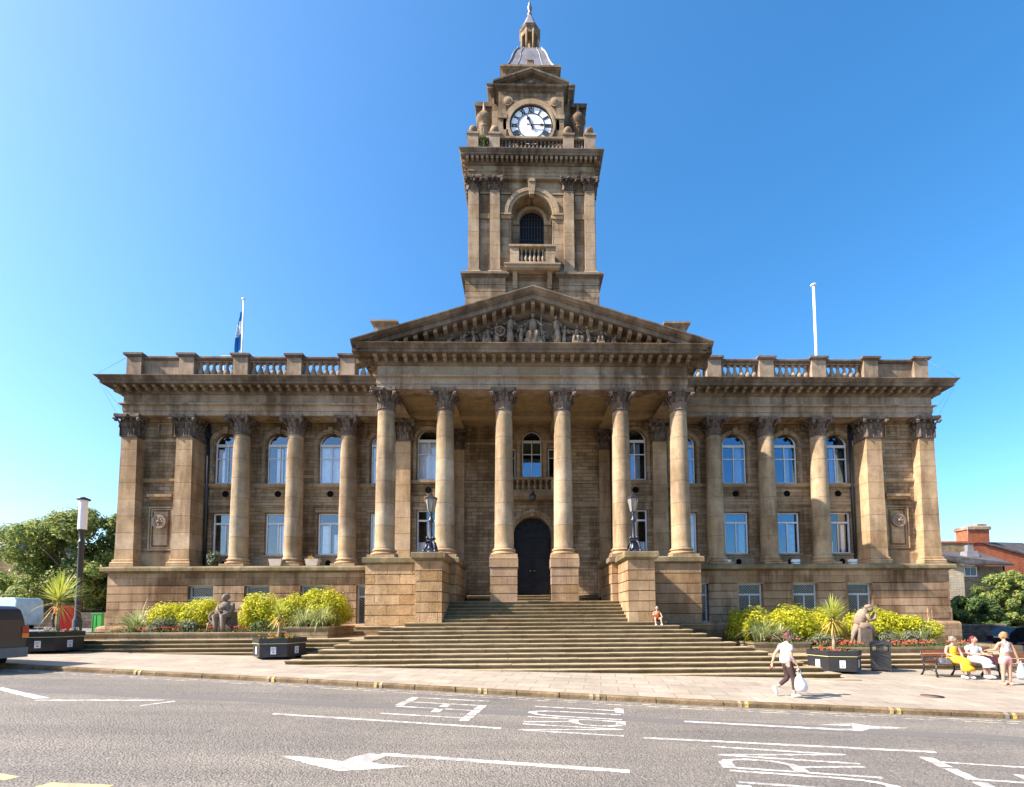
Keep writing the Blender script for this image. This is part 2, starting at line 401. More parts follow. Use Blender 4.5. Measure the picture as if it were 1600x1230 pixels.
for s in (-1, 1):
    modillions(e, 21.4, 23.6, s*7.14, 11.565, .44, side=s); modillions(e, 24.2, 37, s*20.87, 11.565, .47, side=s)
e.build('modillion_row', 'modil', cor)['kind'] = 'stuff'
# ceilings behind the columns
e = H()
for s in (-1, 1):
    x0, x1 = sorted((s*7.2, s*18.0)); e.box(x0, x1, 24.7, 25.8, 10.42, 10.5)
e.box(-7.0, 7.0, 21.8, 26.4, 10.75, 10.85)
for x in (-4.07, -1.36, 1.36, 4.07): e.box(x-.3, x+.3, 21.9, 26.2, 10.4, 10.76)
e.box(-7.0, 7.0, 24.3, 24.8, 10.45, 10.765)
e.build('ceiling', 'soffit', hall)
e = H(); e.box(-20.2, 20.2, 24.9, 37.5, 11.6, 12.1); e.build('roof', 'lead', hall)

# ---- walls with openings
def arcpts(xc, zc, r, n=14): return [(xc+r*math.cos(math.pi-math.pi*i/n), zc+r*math.sin(math.pi-math.pi*i/n)) for i in range(n+1)]
def wall(mb, x0, x1, z0, z1, y, t, cols):
    """cols: [(xc, w, [(za, zb, arched)])] left to right"""
    cur = x0
    for xc, w, ops in cols:
        a, b = xc-w/2, xc+w/2
        if a > cur: mb.box(cur, a, y, y+t, z0, z1)
        z = z0
        for za, zb, ar in ops:
            if za > z: mb.box(a, b, y, y+t, z, za)
            z = zb
            if ar:
                r = w/2; P = arcpts(xc, zb, r); top = zb+r+.02
                for (xa, z_a), (xb, z_b) in zip(P, P[1:]):
                    mb.add([(xa,y,z_a),(xb,y,z_b),(xb,y,top),(xa,y,top),(xa,y+t,z_a),(xb,y+t,z_b)], [(0,1,2,3),(0,4,5,1)])
                z = top
        if z < z1: mb.box(a, b, y, y+t, z, z1)
        cur = b
    if x1 > cur: mb.box(cur, x1, y, y+t, z0, z1)
def ring(mb, xc, zc, r0, r1, y0, y1, a0=0, a1=math.pi, n=20):
    A = [a0+(a1-a0)*i/n for i in range(n+1)]
    pts = [(xc+r0*math.cos(a), zc+r0*math.sin(a)) for a in A]+[(xc+r1*math.cos(a), zc+r1*math.sin(a)) for a in reversed(A)]
    vs = [(p[0], y0, p[1]) for p in pts]+[(p[0], y1, p[1]) for p in pts]; m = n+1; fs = []
    for i in range(n):
        a, b, c, d = i, i+1, 2*m-2-i, 2*m-1-i
        fs += [(a, b, c, d), (a, 2*m+a, 2*m+b, b), (d, c, 2*m+c, 2*m+d)]
    fs += [(0, 2*m-1, 4*m-1, 2*m), (m-1, m, 3*m, 3*m-1)]
    mb.add(vs, fs)

SHIFT = []
UP, LO = (7.24, 9.32, True), (3.32, 5.62, False)
wingx = [k*S for k in (3, 4, 5, 6)]
for s in (-1, 1):
    xs = sorted(s*x for x in wingx)
    mb = H(); x0, x1 = sorted((s*7.2, s*18.0))
    wall(mb, x0, x1, 2.5, 10.75, 25.6, .35, [(x, 1.32, [LO, UP]) for x in xs])
    o = mb.build('wall', 'wall', hall); o.scale.z = .983; o.location = (0, -.45, .032); SHIFT.append((o, .2 if s < 0 else 0))
    mb = H()      # string courses, surrounds and hoods
    mb.sweep([(x0, 25.6), (x1, 25.6)], [(-.05,7.0),(.06,7.0),(.12,7.08),(.12,7.2),(.0,7.225)])
    mb.sweep([(x0, 25.6), (x1, 25.6)], [(-.05,6.03),(.05,6.03),(.05,6.33),(.0,6.35)])
    mb.sweep([(x0, 25.6), (x1, 25.6)], [(-.05,2.5),(.1,2.5),(.1,3.16),(.0,3.26)])
    for i, x in enumerate(xs):
        ring(mb, x, 9.32, .7, .83, 25.52, 25.62); ring(mb, x, 9.32, .83, .9, 25.49, 25.62)
        mb.poly([(x-.09, 9.98), (x+.09, 9.98), (x+.13, 10.32), (x-.13, 10.32)], (25.44, 25.62))
        for q in (-1, 1):
            a, b = sorted((x+q*.7, x+q*.86)); mb.box(a, b, 25.55, 25.62, 7.23, 9.25)
            lim = {0: x0, len(xs)-1: x1}
            a, b = sorted((x+q*.7, x+q*1.37)); mb.box(max(a, x0), min(b, x1), 25.53, 25.62, 9.24, 9.36)
        mb.box(x-.78, x+.78, 25.55, 25.62, 5.64, 5.86); mb.box(x-.7, x+.7, 25.48, 25.64, 3.22, 3.31)
    mb.build('string_course', 'smooth', o)
    for x in xs: 
        for z in (6.66, 2.86):
            mb = H(); mb.poly([(x+(.17 if z > 5 else .14)*math.cos(a*math.pi/8), z+.17*math.sin(a*math.pi/8)) for a in range(16)], (25.47 if z < 5 else 25.58, 25.62)); mb.build('vent', 'void', o)

# pavilion (end bay) walls
for s in (-1, 1):
    x0, x1 = sorted((s*18.02, s*20.1)); xc = s*19.06
    mb = H(); mb.box(x0, x1, 24.6, 25.0, 2.5, 10.42); 
    xa, xb = sorted((s*20.02, s*20.86)); mb.box(xa, xb, 24.59, 38, 2.5, 10.42)
    o = mb.build('wall', 'wall', hall)
    mb = H()
    mb.sweep([(x0, 24.6), (x1, 24.6)], [(-.05,7.0),(.05,7.0),(.1,7.08),(.1,7.2),(.0,7.225)])
    mb.box(xc-.62, xc+1.0*1 if False else xc+.62, 24.32, 24.62, 6.2, 6.34); mb.box(xc-.55, xc+.55, 24.42, 24.62, 6.08, 6.2)
    mb.sweep([(x0, 24.6), (x1, 24.6)], [(-.05,2.5),(.08,2.5),(.08,3.2),(.0,3.34)])
    mb.sweep([(x0, 24.6), (x1, 24.6)], [(-.05,9.15),(.06,9.15),(.06,9.28),(.0,9.3)])
    # framed panels
    def frame(xa, xb, za, zb, w, d, y=24.6):
        mb.box(xa, xb, y-d, y+.02, zb-w, zb); mb.box(xa, xb, y-d, y+.02, za, za+w); mb.box(xa, xa+w, y-d, y+.02, za+w, zb-w); mb.box(xb-w, xb, y-d, y+.02, za+w, zb-w)
    frame(xc-.62, xc+.62, 3.46, 5.72, .07, .09); frame(xc-.52, xc+.52, 3.56, 5.62, .06, .05)
    mb.box(xc-.33, xc+.33, 24.5, 24.62, 3.72, 5.46)
    frame(xc-.36, xc+.36, 9.55, 10.15, .05, .05)
    mb.build('panel', 'pil', o)
    mb = H(); z = 4.92       # carved rosette
    ring(mb, xc, z, .24, .36, 24.36, 24.52, 0, 2*math.pi, 24)
    for i in range(8):
        a = i*math.pi/4; mb.ball(xc+.17*math.cos(a), 24.42, z+.17*math.sin(a), .09, .07, .09, 8, 6)
    mb.ball(xc, 24.38, z, .09, .09, .09, 8, 6); mb.poly([(xc+.26*math.cos(a*math.pi/8), z+.26*math.sin(a*math.pi/8)) for a in range(16)], (24.44, 24.52))
    mb.build('rosette', 'statue2', o)
    # downpipe in the corner
    mb = H(); mb.tube([(s*17.15, 25.05, 2.6), (s*17.15, 25.05, 10.3)], .08, 8); mb.box(s*17.15-.12, s*17.15+.12, 24.93, 25.1, 9.5, 9.8); mb.build('downpipe', 'iron', hall)

# portico side bays and centre wall
for s in (-1, 1):
    x0, x1 = sorted((s*4.45, s*7.2)); xw = s*5.52
    mb = H(); wall(mb, x0, x1, 1.0, 10.45, 24.85, .3, [(xw, 1.24, [LO, UP])])
    xa, xb = sorted((s*4.45, s*4.75)); mb.box(xa, xb, 25.15, 26.3, 1.0, 10.45)
    xa, xb = sorted((s*7.0, s*7.2)); mb.box(xa, xb, 25.15, 25.62, 1.0, 10.45)
    o = mb.build('wall', 'wall', hall)
    mb = H(); mb.sweep([(x0, 24.85), (x1, 24.85)], [(-.05,7.0),(.06,7.0),(.1,7.08),(.1,7.2),(0,7.225)])
    mb.sweep([(x0, 24.85), (x1, 24.85)], [(-.05,6.03),(.04,6.03),(.04,6.33),(0,6.35)])
    mb.sweep([(x0, 24.85), (x1, 24.85)], [(-.05,1.0),(.1,1.0),(.1,3.0),(0,3.1)])
    ring(mb, xw, 9.32, .66, .8, 24.78, 24.87); mb.box(xw-.8, xw-.66, 24.8, 24.86, 7.23, 9.3); mb.box(xw+.66, xw+.8, 24.8, 24.86, 7.23, 9.3)
    mb.build('string_course', 'smooth', o)
    mb = H(); mb.poly([(xw+.17*math.cos(a*math.pi/8), 6.68+.17*math.sin(a*math.pi/8)) for a in range(16)], (24.83, 24.88)); mb.build('vent', 'void', o)
mb = H()
wall(mb, -4.45, 4.45, 1.0, 11.2, 26.2, .5, [(-1.13, .42, [(7.72, 9.45, False)]), (0, 1.14, [(7.72, 9.84, True)]), (1.13, .42, [(7.72, 9.45, False)])])
# the lower part is rebuilt with the doorway
mb.v = []; mb.f = []; mb.sm = []
wall(mb, -4.45, 4.45, 6.6, 11.2, 26.2, .5, [(-1.13, .42, [(7.72, 9.45, False)]), (0, 1.14, [(7.72, 9.84, True)]), (1.13, .42, [(7.72, 9.45, False)])])
wall(mb, -4.45, 4.45, 1.0, 6.6, 26.2, .5, [(0, 2.1, [(1.0, 4.45, True)])])
cw = mb.build('wall', 'wall', hall)
mb = H()
ring(mb, 0, 4.45, 1.07, 1.22, 26.08, 26.24); ring(mb, 0, 4.45, 1.22, 1.4, 26.02, 26.24); mb.poly([(-.1,5.5),(.1,5.5),(.16,5.92),(-.16,5.92)], (25.95, 26.24))
for q in (-1, 1):
    a, b = sorted((q*1.07, q*1.38)); mb.box(a, b, 26.08, 26.22, 1.07, 4.42); mb.box(a-.04, b+.04, 26.0, 26.22, 4.3, 4.45)
    for x in (.74, 1.5):
        mb.lathe([(.14,7.7),(.14,7.8),(.105,7.86),(.1,8.8),(.09,9.4),(.15,9.58),(.15,9.66)], q*x, 26.1, 12)
    a, b = sorted((q*.58, q*1.65)); mb.box(a, b, 25.98, 26.22, 9.66, 9.84)
ring(mb, 0, 9.84, .58, .72, 26.04, 26.24); ring(mb, 0, 9.84, .72, 1.0, 26.12, 26.24); mb.poly([(-.1,10.4),(.1,10.4),(.15,10.72),(-.15,10.72)], (26.0, 26.24))
mb.rect(-1.75, 1.75, 25.72, 26.24, [(0,6.4),(.04,6.42),(.04,6.5),(.12,6.56),(.12,6.68),(0,6.70),(0,6.92)])        # balcony slab
mb.rect(-1.8, 1.8, 25.7, 26.0, [(0,7.5),(.05,7.54),(.05,7.62),(0,7.64)])
for x0, x1 in ((-1.78,-1.05),(1.05,1.78)): mb.box(x0, x1, 25.74, 25.98, 6.92, 7.5)
for x0, x1 in ((-4.45,-1.9),(1.9,4.45)):
    mb.sweep([(x0, 26.2), (x1, 26.2)], [(-.05,7.4),(.06,7.42),(.1,7.5),(.0,7.56)]); mb.sweep([(x0, 26.2), (x1, 26.2)], [(-.05,6.05),(.05,6.05),(.05,6.35),(0,6.36)])
    mb.sweep([(x0, 26.2), (x1, 26.2)], [(-.05,2.95),(.08,2.95),(.1,3.05),(0,3.1)])
    mb.sweep([(x0, 26.2), (x1, 26.2)], [(-.05,9.6),(.06,9.6),(.08,9.75),(0,9.78)])
for q in (-1, 1):
    x0, x1 = sorted((q*3.66, q*4.5)); mb.box(x0, x1, 25.9, 26.22, 1.0, 2.55); mb.box(x0-.03, x1, 25.86, 26.22, 2.55, 2.7)
mb.build('string_course', 'smooth', cw)
def baluster_mesh(h, r=.09):
    mb = MB(); mb.box(-r, r, -r, r, 0, h*.08); mb.box(-r, r, -r, r, h*.92, h)
    mb.lathe([(r*.6,h*.08),(r*.55,h*.13),(r*.95,h*.22),(r*1.08,h*.32),(r*.95,h*.43),(r*.55,h*.6),(r*.42,h*.74),(r*.5,h*.8),(r*.75,h*.84),(r*.6,h*.92)], seg=12, caps=False)
    return mb
def balusters(parent, pts, h, r, mat='bal'):
    base = None
    for p in pts:
        if base is None: base = baluster_mesh(h, r).build('baluster', mat, parent, p)
        else:
            o = base.copy(); COL.objects.link(o); o.location = p
    return base
balusters(cw, [HP(x, 25.86, 6.92) for x in (-.8, -.48, -.16, .16, .48, .8)], .58, .1, 'smooth')
for z, n in ((1.07, 0),):
    d = H(); d.box(-1.04, 1.04, 26.5, 26.62, 1.07, 4.45); d.poly(arcpts(0, 4.45, 1.05, 18)[::-1], (26.5, 26.62))
    door = d.build('door', 'door', hall)
    d = H()
    for q in (-1, 1):
        for za, zb in ((1.25, 1.95), (2.1, 3.3), (3.45, 4.2)):
            a, b = sorted((q*.1, q*.94)); w = .05
            d.box(a, b, 26.47, 26.5, zb-w, zb); d.box(a, b, 26.47, 26.5, za, za+w); d.box(a, a+w, 26.47, 26.5, za+w, zb-w); d.box(b-w, b, 26.47, 26.5, za+w, zb-w)
    d.box(-1.02, 1.02, 26.45, 26.5, 4.38, 4.5); d.box(-.02, .02, 26.46, 26.5, 1.1, 4.38)
    for a in (30, 60, 90, 120, 150): d.tube([(.2*math.cos(R(a)), 26.48, 4.55+.2*math.sin(R(a))), (.98*math.cos(R(a)), 26.48, 4.45+.98*math.sin(R(a)))], .015, 5)
    d.build('door_panel', 'door', door)
    d = H(); d.ball(-.12, 26.44, 2.5, .04); d.ball(.12, 26.44, 2.5, .04); d.build('door_handle', plain('brass', (.5,.36,.12), .35, .5, .8), door)

# ---- windows: frame > pane, blind
rng = random.Random(4)
def window(kind, x, y, z, blind, glass='glass', frame='white', grille=False, w=1.2):
    f = MB(); t = .055; d = .07
    if kind == 'up':
        h = 2.08; hw = w/2
        for a, b in ((-hw, -hw+t), (hw-t, hw), (-.025, .025)): f.box(a, b, 0, d, 0, h-.02)
        f.box(-hw+t, hw-t, 0, d, 0, .07); f.box(-hw, hw, -.02, d, h-.02, h+.12); f.box(-hw+t, hw-t, .005, d-.01, 1.38, 1.43)
        ring(f, 0, h+.1, hw-t-.01, hw+.01, -.005, d, 0, math.pi, 16); top = arcpts(0, h+.1, hw-.03, 14)
        outline = [(-hw+.02, .02), (hw-.02, .02)]+top[::-1]
    else:
        h = 2.28 if kind == 'lo' else 1.95; hw = w/2; tz = h-.6
        f.box(-hw, -hw+t+.02, 0, d, 0, h); f.box(hw-t-.02, hw, 0, d, 0, h); f.box(-hw+t, hw-t, 0, d, h-.07, h); f.box(-hw+t, hw-t, 0, d, 0, .07)
        f.box(-hw+t, hw-t, -.01, d, tz, tz+.09); f.box(-.03, .03, 0, d, .07, tz)
        outline = [(-hw+.02, .02), (hw-.02, .02), (hw-.02, h-.02), (-hw+.02, h-.02)]
    o = f.build('window', frame, hall, HP(x, y, z))
    g = MB(); g.poly(outline, (.035, .042)); g.build('pane', glass, o)
    if blind:
        for i, (a, b, za, zb) in enumerate(blind):
            c = MB(); x0 = -hw+.06+(w-.12)*a; x1 = -hw+.06+(w-.12)*b; n = max(3, int((x1-x0)/.07)); pts = []
            for k in range(n+1):
                xx = x0+(x1-x0)*k/n; pts.append((xx, .14+(.03 if k % 2 else 0)))
            zz0 = (h if kind != 'up' else 2.08)*za; zz1 = (h if kind != 'up' else 2.08)*zb
            c.add([(p[0], p[1], zz0) for p in pts]+[(p[0], p[1], zz1) for p in pts], [(k, k+1, k+n+2, k+n+1) for k in range(n)])
            c.build('blind', 'curt', o, recalc=False)
    if grille:
        q = MB(); st = .13
        def seg(p0, p1): q.tube([p0, p1], .006, 4, False)
        n = int((w+h)/st)
        for i in range(n+1):
            c = -hw+st*i
            # rising and falling diagonals clipped to the opening
            for sg in (1, -1):
                pts = []
                x0_, x1_ = max(-hw, c-h) , min(hw, c)
                if x1_-x0_ > .03:
                    za, zb = c-x0_, c-x1_
                    X0, X1 = (x0_, x1_) if sg == 1 else (-x0_, -x1_)
                    seg((X0, -.03, za), (X1, -.03, zb))
        q.build('window_grille', 'mesh', o)
    return o
full = [(0,1,0,1)]
BL = {-6: ([(.0,.28,.0,.95),(.6,1,0,1)], [(.62,1,.0,.85)]), -5: ([(.3,.58,0,.97),(.66,1,0,1)], [(.4,.56,.05,.7),(.62,1,.0,.72)]), -4: (full, [(.1,.42,.0,.72),(.62,.8,0,.5)]), -3: (full, full),
      3: ([(.6,1,0,1)], [(.5,1,0,1)]), 4: ([(.62,.92,0,1)], [(.68,.95,0,.74)]), 5: ([(.6,.8,0,1)], [(.6,.95,0,.72)]), 6: ([(.3,.75,0,.98)], [(0,.3,.0,.3),(.7,.9,0,.72)])}
for k in (-6,-5,-4,-3,3,4,5,6):
    w_ = window('up', k*S, 25.74, 7.24, BL[k][0], 'glassb' if k > 2 else 'glass', w=1.28); SHIFT.append((w_, .2 if k < 0 else 0)); w_.scale.z = .983; w_.location.y -= .45; w_.location.z = w_.location.z*.983+.032
    w_ = window('lo', k*S, 25.74, 3.33, BL[k][1], 'glassb' if k in (5,4) else 'glass', w=1.28); SHIFT.append((w_, .2 if k < 0 else 0)); w_.scale.z = .983; w_.location.y -= .45; w_.location.z = w_.location.z*.983+.032
    window('base', k*S, 23.98, -.39, [(0,1,0,.3)] if k == -6 else None, 'glassd', 'white', True, 1.22)
for s in (-1, 1):
    window('up', s*5.52, 24.97, 7.24, [(0,1,0,1)] if s < 0 else [(.35,.8,0,.97)], 'glass' if s < 0 else 'glassb'); window('lo', s*5.52, 24.97, 3.33, [(0,1,0,.26)], 'glass')
window('up', 0, 26.36, 7.72, [(0,1,0,.78)] if False else None, 'glassb', w=1.1)
for q in (-1, 1):
    f = MB(); f.box(-.2,-.15,0,.06,0,1.72); f.box(.15,.2,0,.06,0,1.72); f.box(-.15,.15,0,.06,1.66,1.72); f.box(-.15,.15,0,.06,0,.06); f.box(-.15,.15,.005,.05,1.17,1.21)
    o = f.build('window', 'white', hall, HP(q*1.13, 26.36, 7.72)); g = MB(); g.box(-.17,.17,.03,.037,.03,1.69); g.build('pane', 'glassb', o)
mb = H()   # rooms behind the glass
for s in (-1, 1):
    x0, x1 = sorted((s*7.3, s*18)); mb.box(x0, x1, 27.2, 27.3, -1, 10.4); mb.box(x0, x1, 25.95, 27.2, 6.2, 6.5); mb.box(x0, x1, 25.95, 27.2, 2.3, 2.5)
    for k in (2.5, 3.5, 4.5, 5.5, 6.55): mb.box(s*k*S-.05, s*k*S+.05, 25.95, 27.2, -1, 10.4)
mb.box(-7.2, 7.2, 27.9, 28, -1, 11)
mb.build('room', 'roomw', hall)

# ---- podium
def grooved(z0, z1, n, g=.035, d=.045):
    pr = [(0, z0)]; h = (z1-z0)/n
    for i in range(1, n): zz = z0+h*i; pr += [(0, zz-g/2), (-d, zz-g/2+.005), (-d, zz+g/2-.005), (0, zz+g/2)]
    return pr+[(0, z1)]
for s in (-1, 1):
    mb = H(); x0, x1 = sorted((s*7.44, s*20.95)); Y = 23.78
    def seg(xa, xb, za, zb, n):
        mb.rect(xa, xb, Y, Y+.5, grooved(za, zb, n), True)
    seg(x0, x1, 1.6, 2.22, 1)
    xs = sorted([s*k*S for k in (3, 4, 5, 6)]); cur = x0
    for x in xs:
        seg(cur, x-.62, -.38, 1.57, 5); cur = x+.62
    seg(cur, x1, -.38, 1.57, 5)
    xa, xb = sorted((s*20.95, s*20.45)); mb.box(xa, xb, Y+.5, 38, -.38, 2.2)
    mb.box(x0, x1, Y+.5, 25.7, 2.25, 2.5)
    pod = mb.build('podium', 'pod', hall)
    mb = H(); xe = s*20.97; path = [(-20.97, 38), (-20.97, Y), (-7.44, Y)] if s < 0 else [(7.44, Y), (20.97, Y), (20.97, 38)]
    mb.sweep(path, [(-.6,2.2),(.0,2.2),(.05,2.24),(.14,2.28),(.22,2.3),(.22,2.44),(.18,2.5),(-.1,2.56),(-.6,2.56)])
    mb.build('ledge', 'podcap', pod)
    mb = H(); mb.sweep(path, [(-.3,-3.2),(.25,-3.2),(.25,-.52),(.2,-.42),(.0,-.37),(-.3,-.37)]); mb.build('plinth', 'pod', pod)
    mb = H()
    for x in xs: mb.box(x-.66, x+.66, Y+.06, Y+.3, 1.565, 1.605); mb.box(x-.68, x+.68, Y-.05, Y+.3, -.4, -.38+.02)
    mb.build('lintel', 'cream', pod)
    # raised corner block
    mb = H(); xa, xb = sorted((s*19.75, s*20.98)); mb.box(xa, xb, Y-.04, Y, -.38, .28); mb.box(xa+.18, xb-.18, Y-.07, Y-.04, -.24, .14); mb.build('panel', 'pod', pod)

# ---- portico pedestals and piers beside the steps
for s in (-1, 1):
    mat = 'rock' if s < 0 else 'ped'; mat2 = 'rock2' if s < 0 else 'pier'
    mb = H(); x0, x1 = sorted((s*3.45, s*7.44)); mb.rect(x0, x1, 20.9, 23.95, grooved(-.3-.1, 2.3, 6), True)
    o = mb.build('pedestal', mat, hall)
    mb = H(); mb.rect(x0, x1, 20.9, 24.0, [(0,2.3),(.04,2.32),(.12,2.37),(.12,2.56),(.08,2.6)], True); mb.build('pedestal_cap', 'podcap', o)
    mb = H(); x0, x1 = sorted((s*3.72, s*4.8)); mb.rect(x0, x1, 18.86, 20.86, grooved(-.27, 2.22, 6), True)
    o = mb.build('stair_pier', mat2, hall)
    mb = H(); mb.rect(x0, x1, 18.86, 20.8, [(0,2.22),(.03,2.24),(.14,2.32),(.14,2.5),(.12,2.55)], True); mb.build('pier_cap', 'podcap', o)
    mb = H(); x = s*1.36; mb.rect(x-.6, x+.6, 20.9, 22.1, grooved(.6, 2.12, 4), True); mb.rect(x-.62, x+.62, 20.88, 22.12, [(0,2.13),(.02,2.16),(.02,2.56),(0,2.6)], True)
    mb.build('pedestal', 'ped2', hall)

# ---- roof parapets with balusters
for s in (-1, 1):
    xs = [s*v for v in (20.5, 17.84, 15.1, 12.36, 9.62)]; Y = 24.25
    mb = H(); x0, x1 = sorted((s*8.0, s*20.86))
    mb.rect(x0, x1, Y, Y+.5, [(0,12.1),(0,12.5),(-.04,12.54)], True)
    xa, xb = sorted((s*20.4, s*20.8)); mb.box(xa, xb, Y+.5, 37.5, 12.1, 13.5)
    a, b = sorted((s*17.84, s*20.5)); mb.box(a, b, Y+.1, Y+.4, 12.5, 13.44)
    par = mb.build('parapet', 'parapet', hall)
    mb = H(); mb.rect(x0, x1, Y, Y+.5, [(-.06,13.42),(.0,13.46),(.04,13.5),(.04,13.58),(0,13.62)], True); mb.build('coping', 'bal', par)
    for x in xs:
        mb = H(); mb.box(x-.37, x+.37, Y-.08, Y+.58, 12.1, 13.5); p = mb.build('parapet_pedestal', 'parapet', hall)
        mb = H(); mb.rect(x-.37, x+.37, Y-.08, Y+.58, [(0,13.5),(.05,13.54),(.12,13.6),(.12,13.7),(.06,13.74)], True); mb.build('coping', 'bal', p)
    bays = [(17.84, 15.1), (15.1, 12.36), (12.36, 9.62)]
    pts = []
    for a, b in bays:
        n = 6; lo, hi = b+.37, a-.37
        pts += [HP(s*(lo+(hi-lo)*(i+.5)/n), Y+.25, 12.5) for i in range(n)]
    pts += [HP(s*x, Y+.25, 12.5) for x in (8.2, 8.55, 8.9)]
    balusters(par, pts, .93, .15, 'balu')

# ---- pediment
mb = H(); T = lambda x, h=0: 14.74-.314*abs(x)+h
mb.add([(-7.1,21.28,12.0),(7.1,21.28,12.0),(0,21.28,T(0)-.35),(-7.1,25.6,12.0),(7.1,25.6,12.0),(0,25.6,T(0)-.35)], [(0,1,2),(3,5,4),(0,2,5,3),(1,4,5,2)])
ped = mb.build('pediment', 'corn', hall)
mb = H()
prof = [(20.28,0),(20.28,-.10),(20.33,-.2),(20.42,-.24),(20.42,-.4),(20.5,-.42),(20.95,-.42),(20.98,-.7),(21.06,-.78),(21.3,-.80),(21.3,0),(25.6,.0)]
prof = [(20.26,.0),(20.26,-.05),(20.36,-.17),(20.44,-.2),(20.44,-.24),(20.5,-.24),(20.5,-.46),(21.02,-.46),(21.02,-.74),(21.1,-.8),(21.2,-.86),(21.3,-.86),(21.3,-.2),(25.8,-.2),(25.8,0)]
vs = []; m = len(prof)
for x in (-8.06, 0, 8.06): vs += [(x, y, T(x, h)) for y, h in prof]
fs = [(i*m+k, (i+1)*m+k, (i+1)*m+(k+1)%m, i*m+(k+1)%m) for i in (0, 1) for k in range(m)]+[tuple(range(m)), tuple(range(3*m-1, 2*m-1, -1))]
mb.add(vs, fs); mb.build('raking_cornice', 'corn', ped)
mb = H()
for s in (-1, 1):
    for i in range(17):
        x = s*(.0+.44*i)
        if i == 0 and s > 0: continue
        if abs(x) > 6.7: continue
        w = .085; z = T(x)-.46; mb = H()
        mb.add([(x-w,20.6,T(x-w)-.63),(x+w,20.6,T(x+w)-.63),(x+w,21.04,T(x+w)-.72),(x-w,21.04,T(x-w)-.72),(x-w,20.6,T(x-w)-.455),(x+w,20.6,T(x+w)-.455),(x+w,21.04,T(x+w)-.455),(x-w,21.04,T(x-w)-.455)],
               [(0,3,2,1),(4,5,6,7),(0,1,5,4),(1,2,6,5),(2,3,7,6),(3,0,4,7)]); mb.build('modillion', 'modil', ped)
# carved group in the tympanum
mb = H(); rg = random.Random(11)
def fig(x, h, lean=0, seat=False, seed=0):
    z0 = 12.42; y = 20.98; k = h/1.5
    if seat:
        mb.frus(x, y+.02, z0, z0+.45*k, .32*k, .2, .28*k, .16); mb.tube([(x-.13*k,y-.12,z0),(x-.14*k,y-.2,z0+.45*k),(x-.1*k,y,z0+.55*k)], [.08*k,.1*k,.12*k], 8); mb.tube([(x+.13*k,y-.12,z0),(x+.14*k,y-.2,z0+.45*k),(x+.1*k,y,z0+.55*k)], [.08*k,.1*k,.12*k], 8)
        zt = z0+.5*k
    else:
        mb.tube([(x-.02,y,z0),(x+.04*k,y-.03,z0+.35*k),(x,y-.02,z0+.75*k)], [.2*k,.17*k,.15*k], 10)
        for q in (-.1, 0, .09): mb.tube([(x+q*k*1.4,y-.14*k,z0),(x+q*k,y-.15*k,z0+.65*k)], [.045*k,.03*k], 5)
        zt = z0+.7*k
    mb.tube([(x,y,zt),(x+lean*.3,y-.03,zt+.25*k),(x+lean*.5,y-.02,zt+.5*k),(x+lean*.55,y,zt+.6*k)], [.14*k,.17*k,.16*k,.06*k], 10)
    mb.ball(x+lean*.6, y-.05, zt+.74*k, .085*k, .09*k, .115*k, 10, 7)
    for q in (-1, 1):
        ex = x+lean*.5+q*.2*k; dx = rg.uniform(.05,.3)*q*k
        mb.tube([(ex-q*.03,y-.02,zt+.5*k),(ex+dx*.6,y-.1,zt+.28*k),(ex+dx,y-.16,zt+rg.uniform(.1,.45)*k)], [.06*k,.05*k,.035*k], 6)
for a in [(0,1.6,0,True),(-1.05,1.32,.05,False),(1.12,1.28,-.1,False),(1.42,.8,.1,False),(-1.65,.95,0,False),(-2.1,.92,.1,True),(-.55,.85,.1,False),(.48,.75,-.1,False),(1.98,.95,.1,True),(2.55,.82,-.1,False),(3.1,.85,.15,True),(-2.7,.72,-.1,False),(-3.2,.62,.2,True),(3.7,.5,.2,True),(-3.8,.42,.2,True),(4.3,.34,.1,False),(-4.4,.28,0,True)]: fig(*a)
mb.box(-5.6,5.6,20.9,21.29,12.0,12.42); mb.frus(0, 20.98, 12.42, 12.6, .42, .2, .36, .17); mb.box(.36,.40,20.85,20.89,12.42,13.8)
ring(mb, -1.5, 12.95, .18, .24, 20.82, 20.9, 0, 2*math.pi, 16)
for a in range(6): mb.tube([(-1.5, 20.86, 12.95), (-1.5+.2*math.cos(a*1.05), 20.86, 12.95+.2*math.sin(a*1.05))], .015, 5)
mb.box(1.95, 2.3, 20.82, 21.0, 12.42, 12.75)
mb.rect(-.75,-.45, 21.1, 21.2, [(0,13.1),(0,13.4)], True)
for i in range(260):
    x = rg.uniform(-5.0, 5.0); top = T(x)-.95-12.42
    if top > .12: mb.ball(x, 21.2, 12.42+rg.uniform(0, min(top, .9)), rg.uniform(.06,.16), .08, rg.uniform(.05,.14), 8, 5)
mb.build('carved_figures', 'relief', ped)
mb = H()
for s in (-1, 1):
    a, b = sorted((s*7.45, s*8.5)); mb.rect(a, b, 25.0, 26.2, [(0,12.1),(0,15.75),(.06,15.8),(.2,15.92),(.2,16.02),(.12,16.05)], True)
mb.box(-7.5, 7.5, 25.1, 26.0, 12.1, 15.85); mb.box(-7.5, 7.5, 25.02, 26.1, 15.8, 15.93)
mb.build('attic', 'parapet', hall)
